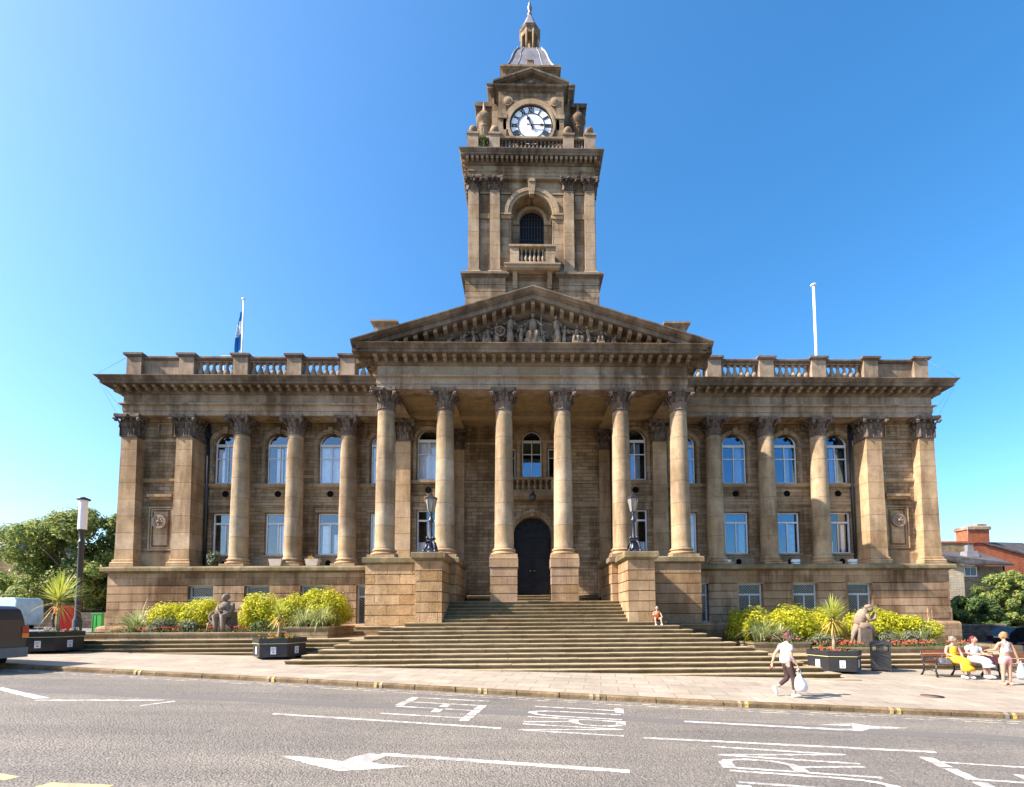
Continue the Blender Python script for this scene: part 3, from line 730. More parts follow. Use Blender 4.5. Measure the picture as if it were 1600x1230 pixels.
# ------------------------------------------------------------------ clock tower
TX, TY = .17, 34.48
def rot4(src, dst, n=4, x=TX, y=TY):
    for k in range(n):
        a = k*math.pi/2; c, s = round(math.cos(a)), round(math.sin(a))
        m = len(dst.v); dst.v += [(vx*c-vy*s+x+dst.o[0], vx*s+vy*c+y+dst.o[1], vz+dst.o[2]) for vx, vy, vz in src.v]
        dst.f += [tuple(i+m for i in f) for f in src.f]; dst.sm += src.sm
def sq(h): return [(-h,-h),(h,-h),(h,h),(-h,h)]
def TB():
    return MB(TX, TY-24, 1.9)
def cross(a, b, d):   # square of half a whose corner blocks (from b outwards) stand forward by d
    p = []
    for k in range(4):
        c, s = [(1,0),(0,1),(-1,0),(0,-1)][k]
        for x, y in ((-a,-a),(-b,-a),(-b,-a+d),(b,-a+d),(b,-a)): p.append((x*c-y*s, x*s+y*c))
    return p
t = TB()
t.sweep(cross(4.44, 1.78, .3), [(0,12.1)]+[(o, z) for o, z in grooved(12.6, 22.3, 21, .04, .05)]+[(0,22.3)], True, True)
tower = t.build('clock_tower', 'tower', hall)
t = TB(); t.sweep(cross(4.44, 1.78, .3), [(0,22.3),(.05,22.33),(.1,22.38),(.27,22.42),(.27,22.55),(.22,22.6),(0,22.66)], True, True); t.build('plinth_cornice', 'corn', tower)
# belfry stage
f = MB()
f.v = []
def T_wall(mb, x0, x1, z0, z1, y, th, cols): wall(mb, x0, x1, z0, z1, y, th, cols)
wall(f, -4.03, 3.25, 22.66, 29.45, -4.03, .78, [(0, 2.8, [(22.7, 27.1, True)])])
wall(f, -1.5, 1.5, 22.66, 29.2, -3.25, .3, [(0, 1.7, [(23.5, 27.3, True)])])
g = MB(TX, TY-24, 1.9); m_ = H(); 
o_ = MB(0, -24, 1.9); rot4(f, o_, 2); 
# the two further faces repeat the arcade turned round
f2 = MB(); f2.v = f.v; f2.f = f.f; f2.sm = f.sm
o_ = MB(0, -24, 1.9); rot4(f2, o_, 4)
bel = o_.build('belfry_wall', 'tower', tower)
f = MB()
ring(f, 0, 27.1, 1.42, 1.62, -4.12, -4.02); ring(f, 0, 27.1, 1.62, 1.86, -4.18, -4.02); f.poly([(-.16,28.35),(.16,28.35),(.28,29.42),(-.28,29.42)], (-4.3,-4.0)); f.box(-.2,.2,-4.36,-4.0,29.2,29.42)
ring(f, 0, 27.3, .86, 1.05, -3.33, -3.24)
for q in (-1, 1):
    a, b = sorted((q*1.4, q*2.1)); f.box(a, b, -4.13, -4.0, 26.75, 27.08); f.box(a, b, -4.2, -4.0, 26.98, 27.1)
    a, b = sorted((q*.86, q*1.4)); f.box(a, b, -3.34, -3.24, 27.0, 27.28); a, b = sorted((q*1.3, q*1.42)); f.box(a, b, -4.02, -3.25, 26.9, 27.1)
    a, b = sorted((q*2.86, q*3.54)); f.box(a, b, -4.1, -4.0, 26.75, 27.1); f.box(a, b, -4.09, -4.0, 28.5, 28.66)
    a, b = sorted((q*1.42, q*2.12)); f.box(a, b, -4.09, -4.0, 28.5, 28.62)
def three(f, name, mat):
    g_ = MB(); rot4(f, g_, 4); k_ = len(f.v); o_ = MB(0, -24, 1.9); o_.v = [(x, y-24, z+1.9) for x, y, z in g_.v[k_:]]; o_.f = [tuple(i-k_ for i in q) for q in g_.f[len(f.f):]]; o_.sm = g_.sm[len(f.f):]
    o_.build(name, mat, tower)['kind'] = 'stuff'
def frontof(f, name, mat): o_ = MB(0, -24, 1.9); rot4(f, o_, 1); return o_.build(name, mat, tower)
frontof(f, 'archivolt', 'towerp'); three(f, 'archivolt', 'towerp')
US = (-3.9, -2.49, 2.49, 3.9)
for u in US:
    f = MB(TX, TY-24, 1.9); f.frus(u, -4.15, 22.66+.35, 28.63, .345, .13, .325, .13); f.rect(u-.345, u+.345, -4.28, -4.0, [(.12,22.66),(.12,22.82),(.1,22.9),(.05,22.94),(.06,23.0),(0,23.04)], True); f.build('pilaster', 'towerp', tower)
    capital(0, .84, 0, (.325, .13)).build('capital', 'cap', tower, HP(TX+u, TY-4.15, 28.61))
f = MB()
for u in US: f.frus(u, -4.15, 22.66+.35, 28.63, .345, .13, .325, .13); f.rect(u-.345, u+.345, -4.28, -4.0, [(.12,22.66),(.12,22.82),(.1,22.9),(.05,22.94),(.06,23.0),(0,23.04)], True)
def three(f, name, mat):
    g_ = MB(); rot4(f, g_, 4); k_ = len(f.v); o_ = MB(0, -24, 1.9); o_.v = [(x, y-24, z+1.9) for x, y, z in g_.v[k_:]]; o_.f = [tuple(i-k_ for i in q) for q in g_.f[len(f.f):]]; o_.sm = g_.sm[len(f.f):]
    o_.build(name, mat, tower)['kind'] = 'stuff'
three(f, 'pilaster', 'towerp')
capm = capital(0, .84, 0, (.325, .13)); f = MB()
for u in (-3.9, -2.49, 2.49, 3.9):
    n = len(f.v); f.v += [(x+u, y-4.15, z+28.61) for x, y, z in capm.v]; f.f += [tuple(i+n for i in q) for q in capm.f]; f.sm += capm.sm
three(f, 'capital', 'cap')
t = TB(); t.sweep(sq(4.26), [(-.5,29.45),(0,29.45),(0,29.64),(.03,29.65),(.03,29.82),(.09,29.9),(.09,29.97),(0,29.99),(0,30.36),(-.5,30.36)], True); t.build('tower_entablature', 'tower', tower)
t = TB(); t.sweep(sq(4.26), [(-.5,30.362),(.05,30.362),(.1,30.42),(.12,30.72),(.46,30.73),(.46,30.86),(.5,30.9),(.58,31.04),(.58,31.1),(-.5,31.14)], True); 
t.sweep(sq(3.7), [(0,31.08),(0,31.12)], True, True)
tc = t.build('tower_cornice', 'corn', tower)
f = MB(); n = 26
for i in range(n+1):
    x = -4.3+8.6*i/n; f.box(x-.085, x+.085, -4.66, -4.36, 30.5, 30.72)
dm_ = MB(); dm_.box(-.085,.085,-4.66,-4.36,30.5,30.72); dm_ = dm_.mesh('dentil', M['modil'])
for i in range(n+1): o_ = bpy.data.objects.new('dentil', dm_); COL.objects.link(o_); o_.parent = tower; o_.location = HP(TX-4.3+8.6*i/n, TY, 0)
g_ = MB(); rot4(f, g_, 4); k_ = len(f.v); o_ = MB(0, -24, 1.9); o_.v = [(x, y-24, z+1.9) for x, y, z in g_.v[k_:]]; o_.f = [tuple(i-k_ for i in q) for q in g_.f[len(f.f):]]; o_.sm = g_.sm[len(f.f):]; o_.build('dentil_row', 'modil', tower)['kind'] = 'stuff'
# balcony
f = MB(); f.rect(-1.79, 1.79, -4.95, -3.9, [(-.12,22.6),(0,22.68),(0,22.84),(.06,22.88),(.06,22.96),(0,22.98)], True)
for a, b in ((-1.47,-.88),(.88,1.47)): f.box(a, b, -4.76, -4.45, 22.98, 24.2)
f.rect(-1.5, 1.5, -4.8, -4.42, [(0,24.18),(.05,24.22),(.05,24.34),(0,24.38)], True); f.rect(-1.5, 1.5, -4.78, -4.44, [(0,22.97),(0,23.2)], True)
for q in (-1, 1):
    f.poly([(-4.1,21.7),(-4.3,21.75),(-4.4,21.95),(-4.5,22.25),(-4.7,22.62),(-4.1,22.62)], (q*1.15-.15, q*1.15+.15), 'x')
    a, b = sorted((q*1.47, q*1.2)); f.box(a, b, -4.45, -4.0, 22.98, 24.2)
o_ = MB(0, -24, 1.9); rot4(f, o_, 1); balc = o_.build('balcony', 'towerp', tower)
balusters(tower, [HP(TX+x, TY-4.6, 23.2) for x in (-.7,-.42,-.14,.14,.42,.7)], .98, .1, 'towerp')
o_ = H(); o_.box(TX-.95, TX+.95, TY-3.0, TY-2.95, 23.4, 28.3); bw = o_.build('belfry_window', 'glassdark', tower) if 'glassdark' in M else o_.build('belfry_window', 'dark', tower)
o_ = H()
for i in range(9): x = TX-.8+.2*i; o_.box(x-.02, x+.02, TY-3.06, TY-3.02, 23.4, 28.1)
for z in (24.3, 25.2, 26.1, 27.0, 27.6): o_.box(TX-.85, TX+.85, TY-3.05, TY-3.01, z, z+.03)
o_.build('window_bars', 'iron', tower)
# parapet of the tower
f = MB()
for a, b in ((-2.87,-2.15),(2.15,2.87),(3.6,4.34)):
    f.box(a, b, -4.34, -3.6, 31.1, 32.5); f.rect(a, b, -4.34, -3.6, [(0,32.5),(.06,32.54),(.06,32.66),(0,32.69)], True)
f.box(-3.6, 3.6, -4.3, -3.95, 31.1, 31.5)
f.rect(-3.6, 3.6, -4.27, -3.98, [(0,32.3),(.04,32.33),(.04,32.46),(0,32.48)], True)
o_ = MB(0, -24, 1.9); rot4(f, o_, 4); o_.build('tower_parapet', 'parapet', tower)
pts = [HP(TX-2.0+4.0*i/15, TY-4.12, 31.5) for i in range(16)]+[HP(TX+s*x, TY-4.12, 31.5) for s in (-1,1) for x in (3.05, 3.25, 3.45)]
balusters(tower, pts, .82, .1, 'bal')
f = MB()
for u in (2.51, 3.97):
    for q in (-1, 1):
        if u > 3 and q < 0: continue
        f.lathe([(.16,32.69),(.2,32.72),(.1,32.8),(.12,32.86),(.27,33.0),(.31,33.15),(.27,33.3),(.15,33.4),(.05,33.46),(.03,33.52)], q*u, -3.97, 14)
o_ = MB(0, -24, 1.9); rot4(f, o_, 4); o_.build('ball_finials', 'tower', tower)
um = MB()
um.box(-.46,.46,-.46,.46,31.1,31.9)
um.lathe([(.38,31.9),(.32,32.1),(.3,33.9),(.38,34.0),(.38,34.1),(.28,34.2),(.46,34.36),(.54,34.6),(.55,34.8),(.46,34.9),(.36,35.1),(.16,35.35),(.1,35.6),(.08,35.8),(.1,35.9),(.02,36.15)], seg=18)
for i in range(12):
    a = math.pi*i/6; um.box(.3*math.cos(a)-.035, .3*math.cos(a)+.035, .3*math.sin(a)-.035, .3*math.sin(a)+.035, 32.1, 33.9)
urn = None
for sx, sy in ((-1,-1),(1,-1),(1,1),(-1,1)):
    if urn is None: urn = um.build('corner_urn', 'tower', tower, HP(TX+sx*3.3, TY+sy*3.25, 0)); 
    else:
        c = urn.copy(); COL.objects.link(c); c.location = HP(TX+sx*3.3, TY+sy*3.25, 0)
# clock stage
t = TB()
t.sweep(sq(2.8), [(0,31.1),(0,37.0)], True, True)
f = MB(); f.box(-2.22, 2.22, -3.75, 0, 31.1, 36.3)
for q in (-1, 1):
    a, b = sorted((q*1.72, q*2.26)); f.box(a, b, -3.86, -3.7, 31.1, 34.3); f.box(a-.04, b+.04, -3.93, -3.7, 34.2, 34.55); f.box(a, b, -3.82, -3.7, 34.55, 36.3)
    f.lathe([(0.0,0),(.2,.0)], 0, 0, 4) if False else None
o_ = TB(); 
for v in (t,): pass
o2 = MB(0, -24, 1.9); rot4(f, o2, 4); n = len(t.v); t.v += o2.v; t.f += [tuple(i+n for i in q) for q in o2.f]; t.sm += o2.sm
cs = t.build('clock_stage', 'tower', tower)
f = MB()
CZ = 33.78
ring(f, 0, CZ, 1.5, 1.66, -3.93, -3.74, 0, 2*math.pi, 40); ring(f, 0, CZ, 1.66, 1.95, -3.86, -3.74, -.2, math.pi+.2, 36)
for q in (-1, 1):
    f.ball(q*1.63, -3.8, 35.55, .3, .14, .3, 12, 8); ring(f, q*1.63, 35.55, .27, .35, -3.86, -3.74, 0, 2*math.pi, 14)
frontof(f, 'clock_surround', 'towerp'); three(f, 'clock_surround', 'towerp')
t = TB(); t.sweep(sq(2.8), [(0,37.0),(.06,37.06),(.1,37.12),(.26,37.3),(.3,37.36),(.3,37.5),(.36,37.6),(.36,37.7),(0,37.76)], True, True)
f = MB(); f.rect(-2.22, 2.22, -3.75, -.5, [(0,36.22),(.05,36.28),(.1,36.32),(.12,36.42),(.25,36.5),(.28,36.62),(0,36.66)], True)
W_ = 2.62
for q in (-1, 1):
    pr = [(-4.05,0),(-4.05,-.12),(-3.98,-.2),(-3.98,-.26),(-3.75,-.32),(-2.2,-.32),(-2.2,0)]; vs = []
    for x, z in ((0, 37.85), (q*W_, 36.86)): vs += [(x, y, z+h) for y, h in pr]
    m = len(pr); f.add(vs, [(k, (k+1)%m, m+(k+1)%m, m+k) for k in range(m)]+[tuple(range(m)), tuple(range(2*m-1, m-1, -1))])
f.poly([(-2.3,36.6),(2.3,36.6),(0,37.65)], (-3.72,-2.2)); f.ball(0,-3.8,36.95,.35,.1,.2)
o2 = MB(0, -24, 1.9); rot4(f, o2, 4); n = len(t.v); t.v += o2.v; t.f += [tuple(i+n for i in q) for q in o2.f]; t.sm += o2.sm
t.build('clock_stage_cornice', 'corn', tower)
t = TB(); t.frus(0, 0, 37.7, 39.3, 3.0, 3.0, 2.0, 2.0); t.build('lead_skirt', 'lead', tower)
t = TB(); t.sweep(sq(2.0), [(0,38.2),(0,39.9),(.06,39.95),(.16,40.08),(.24,40.14),(.24,40.28),(.18,40.34)], True, True)
t.rect(-.2, .2, -2.2, -1.9, [(0,39.9),(0,40.6),(.05,40.65)], True)
t.build('tower_attic', 'tower', tower)
t = TB(); pr = [(2.0,40.34),(1.95,40.5),(1.8,40.7),(1.62,41.1),(1.42,41.7),(1.28,42.3),(1.12,42.8),(.95,43.15),(.9,43.35),(.0,43.36)]
t.sweep(sq(1.0), [(h-1, z) for h, z in pr], True)
for sx, sy in sq(1):
    t.tube([(sx*h, sy*h, z) for h, z in pr[:-1]], .075, 6)
    for o in (.55,): 
        for (ax, ay) in ((sx*o, sy), (sx, sy*o)): t.tube([(ax*h, ay*h, z+.01) for h, z in pr[:-1]], .035, 5)
t.build('lead_dome', 'lead', tower)
t = TB(); 
for i in range(8):
    a = math.pi*(i+.5)/4; x, y = .68*math.cos(a), .68*math.sin(a); t.tube([(x,y,43.3),(x,y,45.3)], .1, 6)
    a2 = math.pi*(i)/4; x2, y2 = .66*math.cos(a2), .66*math.sin(a2)
t.lathe([(.82,43.3),(.82,43.55),(.72,43.6),(.3,43.62)], seg=8, smooth=False, a0=math.pi/8); t.lathe([(.3,43.6),(.3,45.2)], seg=8, smooth=False)
t.lathe([(.6,44.95),(.74,44.95),(.76,45.3),(.84,45.4),(.88,45.55),(.2,45.65)], seg=8, smooth=False, a0=math.pi/8)
t.build('lantern', 'tower', tower)
t = TB(); t.lathe([(.84,45.56),(.74,45.8),(.6,46.1),(.42,46.5),(.3,46.85),(.16,47.1),(.12,47.2)], seg=8, smooth=False, a0=math.pi/8)
t.lathe([(.1,47.15),(.2,47.25),(.08,47.4),(.1,47.6),(.19,47.75),(.19,47.9),(.1,48.05),(.13,48.15),(.03,48.45)], seg=10); t.build('cupola', 'lead', tower)
# clock
def disc(r, y0, y1, cz=CZ, n=48): mb = H(); mb.poly([(TX+r*math.cos(2*math.pi*i/n), cz+r*math.sin(2*math.pi*i/n)) for i in range(n)], (TY+y0, TY+y1)); return mb
disc(1.5, -3.80, -3.74).build('clock_face', 'clockf', tower)
k = H()
def rr(r0, r1): ring(k, TX, CZ, r0, r1, TY-3.825, TY-3.80, 0, 2*math.pi, 48)
rr(1.40, 1.5); rr(.90, .945)
nums = ['XII','I','II','III','IIII','V','VI','VII','VIII','IX','X','XI']
for h, sN in enumerate(nums):
    ang = math.pi/2-2*math.pi*h/12; glyphs = []; w = 0
    for ch in sN: gw = {'I':.085,'V':.17,'X':.17}[ch]; glyphs.append((ch, w, gw)); w += gw+.012
    for ch, x0, gw in glyphs:
        for st in {'I':[((.5,0),(.5,1))],'V':[((0,1),(.5,0)),((.5,0),(1,1))],'X':[((0,0),(1,1)),((0,1),(1,0))]}[ch]:
            (ax, ay), (bx, by) = st; th = .03 if not (ch != 'I' and ax == 0 and ay == 1) else .036
            A = (x0+gw*ax-w/2, .97+.40*ay); B = (x0+gw*bx-w/2, .97+.40*by)
            dx, dz = B[0]-A[0], B[1]-A[1]; l = math.hypot(dx, dz); nx, nz = -dz/l*th, dx/l*th
            P4 = [(A[0]-nx, A[1]-nz), (B[0]-nx, B[1]-nz), (B[0]+nx, B[1]+nz), (A[0]+nx, A[1]+nz)]
            ca, sa = math.cos(ang-math.pi/2), math.sin(ang-math.pi/2)
            k.poly([(TX+px*ca-pz*sa, CZ+px*sa+pz*ca) for px, pz in P4], (TY-3.822, TY-3.80))
k.build('clock_numerals', 'iron', tower)
k = H()
def hand(ang, l, w, y):
    ca, sa = math.cos(ang), math.sin(ang)
    P = [(-.3,-w*.6),(-.3,w*.6),(.0,w*.5),(l*.45,w*.45),(l*.6,w*1.4),(l*.75,w*.5),(l,0),(l*.75,-w*.5),(l*.6,-w*1.4),(l*.45,-w*.45),(0,-w*.5)]
    k.poly([(TX+a*ca-b*sa, CZ+a*sa+b*ca) for a, b in P], (TY-y-.02, TY-y))
hand(R(112), .86, .1, 3.85); hand(R(-2), 1.22, .07, 3.88); k.ball(TX, TY-3.88, CZ, .09, .05, .09)
k.build('clock_hands', 'iron', tower)

# the wings are a little longer than the regular bay grid, the right one most
def stretch(x):
    if x > 7.6: return 7.6+(x-7.6)*1.027
    if x < -7.6: return -7.6+(x+7.6)*1.009
    return x
seen_ = set()
def walk(o):
    for ch in o.children:
        ch.location.x = stretch(ch.location.x)
        if ch.type == 'MESH' and abs(ch.location.x) < .01 and ch.data.name not in seen_:
            seen_.add(ch.data.name)
            for v_ in ch.data.vertices: v_.co.x = stretch(v_.co.x)
        if abs(ch.location.x) < .01: walk(ch)
walk(hall)
for o, dx in SHIFT: o.location.x += dx

# ------------------------------------------------------------------ front steps
st = H(); XL = lambda n: -(9.26-.41*n)-XC; XR = lambda n: 10.1-.41*n-XC
zn = lambda n: -1.90+.149*n; yn = lambda n: 15.1+.33*n
rst = random.Random(8)
def tread(x0, x1, y0, y1, z, h=.149):
    st.box(x0, x1, y0+.035, y1, z-h-.02, z-.05); x = x0-.02
    while x < x1+.02:
        xe = x+rst.uniform(1.1, 2.6)
        if xe > x1-.5: xe = x1+.02
        j, k = rst.uniform(-.012,.008), rst.uniform(-.007,.005); n_ = max(2, int((xe-x)/.35)); vs = []
        for i in range(n_+1):
            xx = x+.005+(xe-x-.01)*i/n_; w_ = .006*math.sin(i*1.9+j*300); vs += [(xx, y0+j+w_, z-.055), (xx, y0+j+w_*.6, z-.012+k), (xx, y0+j+.014, z+k-.002+w_*.4), (xx, y1, z+k)]
        st.add(vs, [(i*4+q, (i+1)*4+q, (i+1)*4+q+1, i*4+q+1) for i in range(n_) for q in range(3)]+[(0,1,2,3), (n_*4+3, n_*4+2, n_*4+1, n_*4)]); x = xe
for n in range(-1, 11):
    tread(XL(n), XR(n), yn(n), yn(n+1)+.25 if n < 10 else 20.9, zn(n))
    st.box(XL(n)+.05, XR(n)-.05, yn(n)+.1, 21.5, -3.2, zn(n)-.17)
tread(-5.15, 5.2, yn(11), 20.95, zn(11)); 
for s in (-1, 1): a, b = sorted((s*5.0, s*7.6)); tread(a, b, 20.2, 20.95, zn(10))
for n in range(12, 18):
    tread(-3.74, 3.74, yn(n), (yn(n+1)+.25) if n < 17 else 24.3, zn(n)); st.box(-3.7, 3.7, yn(n)+.1, 24.3, -.5, zn(n)-.17)
for i in range(3): tread(-3.44, 3.44, 24.1+.35*i, 24.1+.35*(i+1)+.2 if i < 2 else 26.7, .633+.146*(i+1))
st.box(-7.4, 7.4, 24.0, 26.7, .3, .62)
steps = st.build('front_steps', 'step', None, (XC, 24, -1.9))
tag(steps, 'broad flight of worn sandstone steps rising from the pavement to the dark arched door', 'steps')
def terrace(name, x0, x1, ys, zs, yb, lab):
    mb = MB()
    for y, z in zip(ys, zs): mb.box(x0, x1, y+.03, yb, z-.5 if z != zs[0] else z-1.2, z-.045); mb.box(x0-.01, x1+.01, y, yb, z-.05, z)
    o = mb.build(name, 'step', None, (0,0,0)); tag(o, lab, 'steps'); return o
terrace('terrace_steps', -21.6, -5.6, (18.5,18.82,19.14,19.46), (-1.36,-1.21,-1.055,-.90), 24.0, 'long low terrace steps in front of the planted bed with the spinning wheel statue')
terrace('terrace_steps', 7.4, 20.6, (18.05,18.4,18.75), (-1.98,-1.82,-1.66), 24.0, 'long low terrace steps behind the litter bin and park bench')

# ------------------------------------------------------------------ ground
def kerbY(x):
    K = [(-90,30.0),(-40,20.2),(-12.8,14.4),(-6.5,13.25),(0,11.88),(4.15,11.1),(9.5,10.36),(30,7.6),(90,-.2)]
    for (a, ya), (b, yb) in zip(K, K[1:]):
        if a <= x <= b: return ya+(yb-ya)*(x-a)/(b-a)
    return K[0][1] if x < 0 else K[-1][1]
XS = [-90,-70,-55,-40,-30,-24,-20,-16,-14,-12.8,-11,-9,-7.5,-6.5,-5,-3,-1.5,0,1.5,3,4.15,6,8,9.5,12,15,18,22,26,30,40,50,60,75,90]
def sheet(name, ya, yb, dz, mat, ny=2):
    mb = MB(); n = len(XS)
    for x in XS:
        for j in range(ny+1):
            y = ya(x)+(yb(x)-ya(x))*j/ny; mb.v.append((x, y, gz(x, y)+dz))
    mb.f = [(i*(ny+1)+j, (i+1)*(ny+1)+j, (i+1)*(ny+1)+j+1, i*(ny+1)+j+1) for i in range(n-1) for j in range(ny)]; mb.sm = [False]*len(mb.f)
    return struct(mb.build(name, mat))
m, nt, b = newmat('asphalt', .85, .3); P = pos(nt)
v1 = N(nt, 'ShaderNodeTexVoronoi'); v1.inputs['Scale'].default_value = 34; L(nt, P, v1.inputs['Vector'])
n1 = noise(nt, P, 22, 6, .75); n2 = noise(nt, P, .5, 4, .6)
col = mix(nt, n1, (.105,.092,.08), (.40,.355,.315)); col = mix(nt, .8, col, ramp(nt, n2, .3, .7, (.86,.86,.87), (1.1,1.09,1.06)), 'MULTIPLY')
col = mix(nt, .75, col, ramp(nt, v1.outputs['Distance'], .1, .6, (1.25,1.25,1.25), (.6,.6,.6)), 'MULTIPLY')
mp2 = N(nt, 'ShaderNodeMapping'); mp2.inputs['Rotation'].default_value = (0,0,R(9.7)); mp2.inputs['Scale'].default_value = (.12,1.1,1); L(nt, P, mp2.inputs['Vector'])
n3 = noise(nt, mp2.outputs[0], 1.0, 4, .6); col = mix(nt, 1, col, ramp(nt, n3, .35, .65, (.80,.80,.82), (1.12,1.11,1.08)), 'MULTIPLY')
n4 = noise(nt, P, 3.2, 3, .7); col = mix(nt, ramp(nt, n4, .62, .72, (0,0,0), (.45,)*3), col, (.07,.065,.065))
vv = N(nt, 'ShaderNodeTexVoronoi'); vv.inputs['Scale'].default_value = 16; L(nt, P, vv.inputs['Vector'])
col = mix(nt, .5, col, ramp(nt, vv.outputs['Distance'], .05, .5, (1.3,1.28,1.24), (.7,.7,.7)), 'MULTIPLY')
L(nt, col, b.inputs['Base Color']); ad = N(nt, 'ShaderNodeMath', operation='SUBTRACT'); L(nt, n1, ad.inputs[0]); L(nt, v1.outputs['Distance'], ad.inputs[1]); pb = bump(nt, b, ad.outputs[0], .02, .8); bump(nt, b, noise(nt, P, 9, 5, .7), .03, .7, pb); M['asphalt'] = m
m, nt, b = newmat('asphalt_patch', .9, .2); P = pos(nt); n1 = noise(nt, P, 40, 5, .7)
L(nt, mix(nt, n1, (.09,.082,.078), (.17,.155,.148)), b.inputs['Base Color']); bump(nt, b, n1, .006, .7); M['tar'] = m
m, nt, b = newmat('paving', .85, .25); P = pos(nt)
mp = N(nt, 'ShaderNodeMapping'); mp.inputs['Rotation'].default_value = (0, 0, R(9)); L(nt, P, mp.inputs['Vector'])
br = N(nt, 'ShaderNodeTexBrick'); L(nt, mp.outputs[0], br.inputs['Vector']); br.inputs['Scale'].default_value = 1; br.inputs['Brick Width'].default_value = .9; br.inputs['Row Height'].default_value = .62
br.inputs['Mortar Size'].default_value = .011; br.inputs['Color1'].default_value = (.88,.88,.88,1); br.inputs['Color2'].default_value = (1.08,1.06,1.04,1); br.inputs['Mortar'].default_value = (.6,.56,.52,1)
n1 = noise(nt, P, 9, 6, .7); n2 = noise(nt, P, .6, 4, .6)
col = mix(nt, n1, (.27,.23,.185), (.385,.33,.27)); col = mix(nt, 1, col, br.outputs['Color'], 'MULTIPLY'); col = mix(nt, 1, col, ramp(nt, n2, .3, .7, (.88,.87,.86), (1.08,1.08,1.08)), 'MULTIPLY')
n5 = noise(nt, P, 5.5, 2, .5); col = mix(nt, ramp(nt, n5, .66, .70, (0,0,0), (.35,)*3), col, (.12,.10,.085)); n6 = noise(nt, P, 1.3, 5, .7); col = mix(nt, 1, col, ramp(nt, n6, .3, .7, (.82,.80,.78), (1.1,1.1,1.1)), 'MULTIPLY')
L(nt, col, b.inputs['Base Color']); sb = N(nt, 'ShaderNodeMath', operation='MULTIPLY_ADD'); L(nt, br.outputs['Fac'], sb.inputs[0]); sb.inputs[1].default_value = -1; L(nt, n1, sb.inputs[2]); bump(nt, b, sb.outputs[0], .008, .7); M['paving'] = m
M['kerb'] = stone('kerb_stone', (.25,.175,.10), (.14,.10,.06), stain=.5, moss=.15, blotch=3, bdist=.03)
M['earth'] = stone('earth', (.10,.075,.05), (.06,.045,.03), stain=0, bdist=.03)
M['farasph'] = plain('far_asphalt', (.16,.16,.165), .9, .2, var=.2, scale=3)
sheet('pavement', lambda x: kerbY(x)+.13, lambda x: max(20.0, kerbY(x)+.5), 0, 'paving')
sheet('road', lambda x: -14 if x < 60 else -14.5, lambda x: kerbY(x)+.05, -.12, 'asphalt', 3)
sheet('ground', lambda x: max(20.0, kerbY(x)+.5), lambda x: 95, 0, 'farasph')
g = MB(); g.add([(-900,-60,-3.9),(900,-60,-3.9),(900,1500,-3.9),(-900,1500,-3.9)], [(0,1,2,3)]); struct(g.build('terrain', plain('far_land', (.07,.09,.04), .95, .1)))
# kerb stones of uneven length and edge
kb = MB(); x = -24.0; rk = random.Random(3); marks = []
def kpt(x): return x, kerbY(x)
while x < 26:
    ln = rk.uniform(.75, 1.7); x1 = x+ln; g_ = .012
    xa, xb = x+g_, x1-g_; n = max(2, int(ln/.22)); prev = None; ring_ = []
    for i in range(n+1):
        xx = xa+(xb-xa)*i/n; yy = kerbY(xx); z = gz(xx, yy); j = rk.uniform(-.012, .012); k2 = rk.uniform(-.008, .004)
        ring_.append([(xx, yy+j, z-.16), (xx, yy+j*.6, z-.03), (xx, yy+.03, z+.004+k2), (xx, yy+.15, z+.006)])
    vs = [p for r_ in ring_ for p in r_]; fs = [(i*4+k, (i+1)*4+k, (i+1)*4+k+1, i*4+k+1) for i in range(n) for k in range(3)]+[(0,1,2,3), (n*4+3, n*4+2, n*4+1, n*4)]
    kb.add(vs, fs); x = x1
struct(kb.build('kerb', 'kerb'))
# painted markings
def paintmat(name, c, wear=.5):
    m, nt, b = newmat(name, .7, .3); P = pos(nt); n1 = noise(nt, P, 30, 6, .75)
    n2 = noise(nt, P, 5, 4, .7); n0 = noise(nt, P, 60, 3, .8); av = N(nt, 'ShaderNodeMath', operation='MULTIPLY_ADD'); L(nt, n1, av.inputs[0]); av.inputs[1].default_value = .5; L(nt, n2, av.inputs[2])
    av2 = N(nt, 'ShaderNodeMath', operation='MULTIPLY_ADD'); L(nt, n0, av2.inputs[0]); av2.inputs[1].default_value = .5; L(nt, av.outputs[0], av2.inputs[2])
    L(nt, mix(nt, ramp(nt, av2.outputs[0], .98-.04*wear, 1.12-.04*wear, (0,0,0), (min(1, .55+.4*wear),)*3), c, (.17,.155,.148)), b.inputs['Base Color']); bump(nt, b, n1, .006, .6); return m
M['pw'] = paintmat('road_paint', (.62,.59,.54)); M['pwy'] = paintmat('worn_yellow_paint', (.50,.43,.30), 1.4); M['pyd'] = paintmat('dash_paint', (.62,.47,.20), .3); M['py'] = paintmat('yellow_paint', (.58,.38,.04), 1.0)
A_ = lambda x, y: gz(x, y)-.12
def flat(mb, pts, dz=.004): n = len(mb.v); mb.v += [(x, y, A_(x, y)+dz) for x, y in pts]; mb.f.append(tuple(range(n, n+len(pts)))); mb.sm.append(False)
def bar(mb, p, q, w, dz=.004):
    dx, dy = q[0]-p[0], q[1]-p[1]; l = math.hypot(dx, dy) or 1; nx, ny = -dy/l*w/2, dx/l*w/2
    flat(mb, [(p[0]-nx, p[1]-ny), (q[0]-nx, q[1]-ny), (q[0]+nx, q[1]+ny), (p[0]+nx, p[1]+ny)], dz)
UD = Vector((1,-.172)).normalized(); VD = Vector((-UD.y, UD.x))     # along and across the road
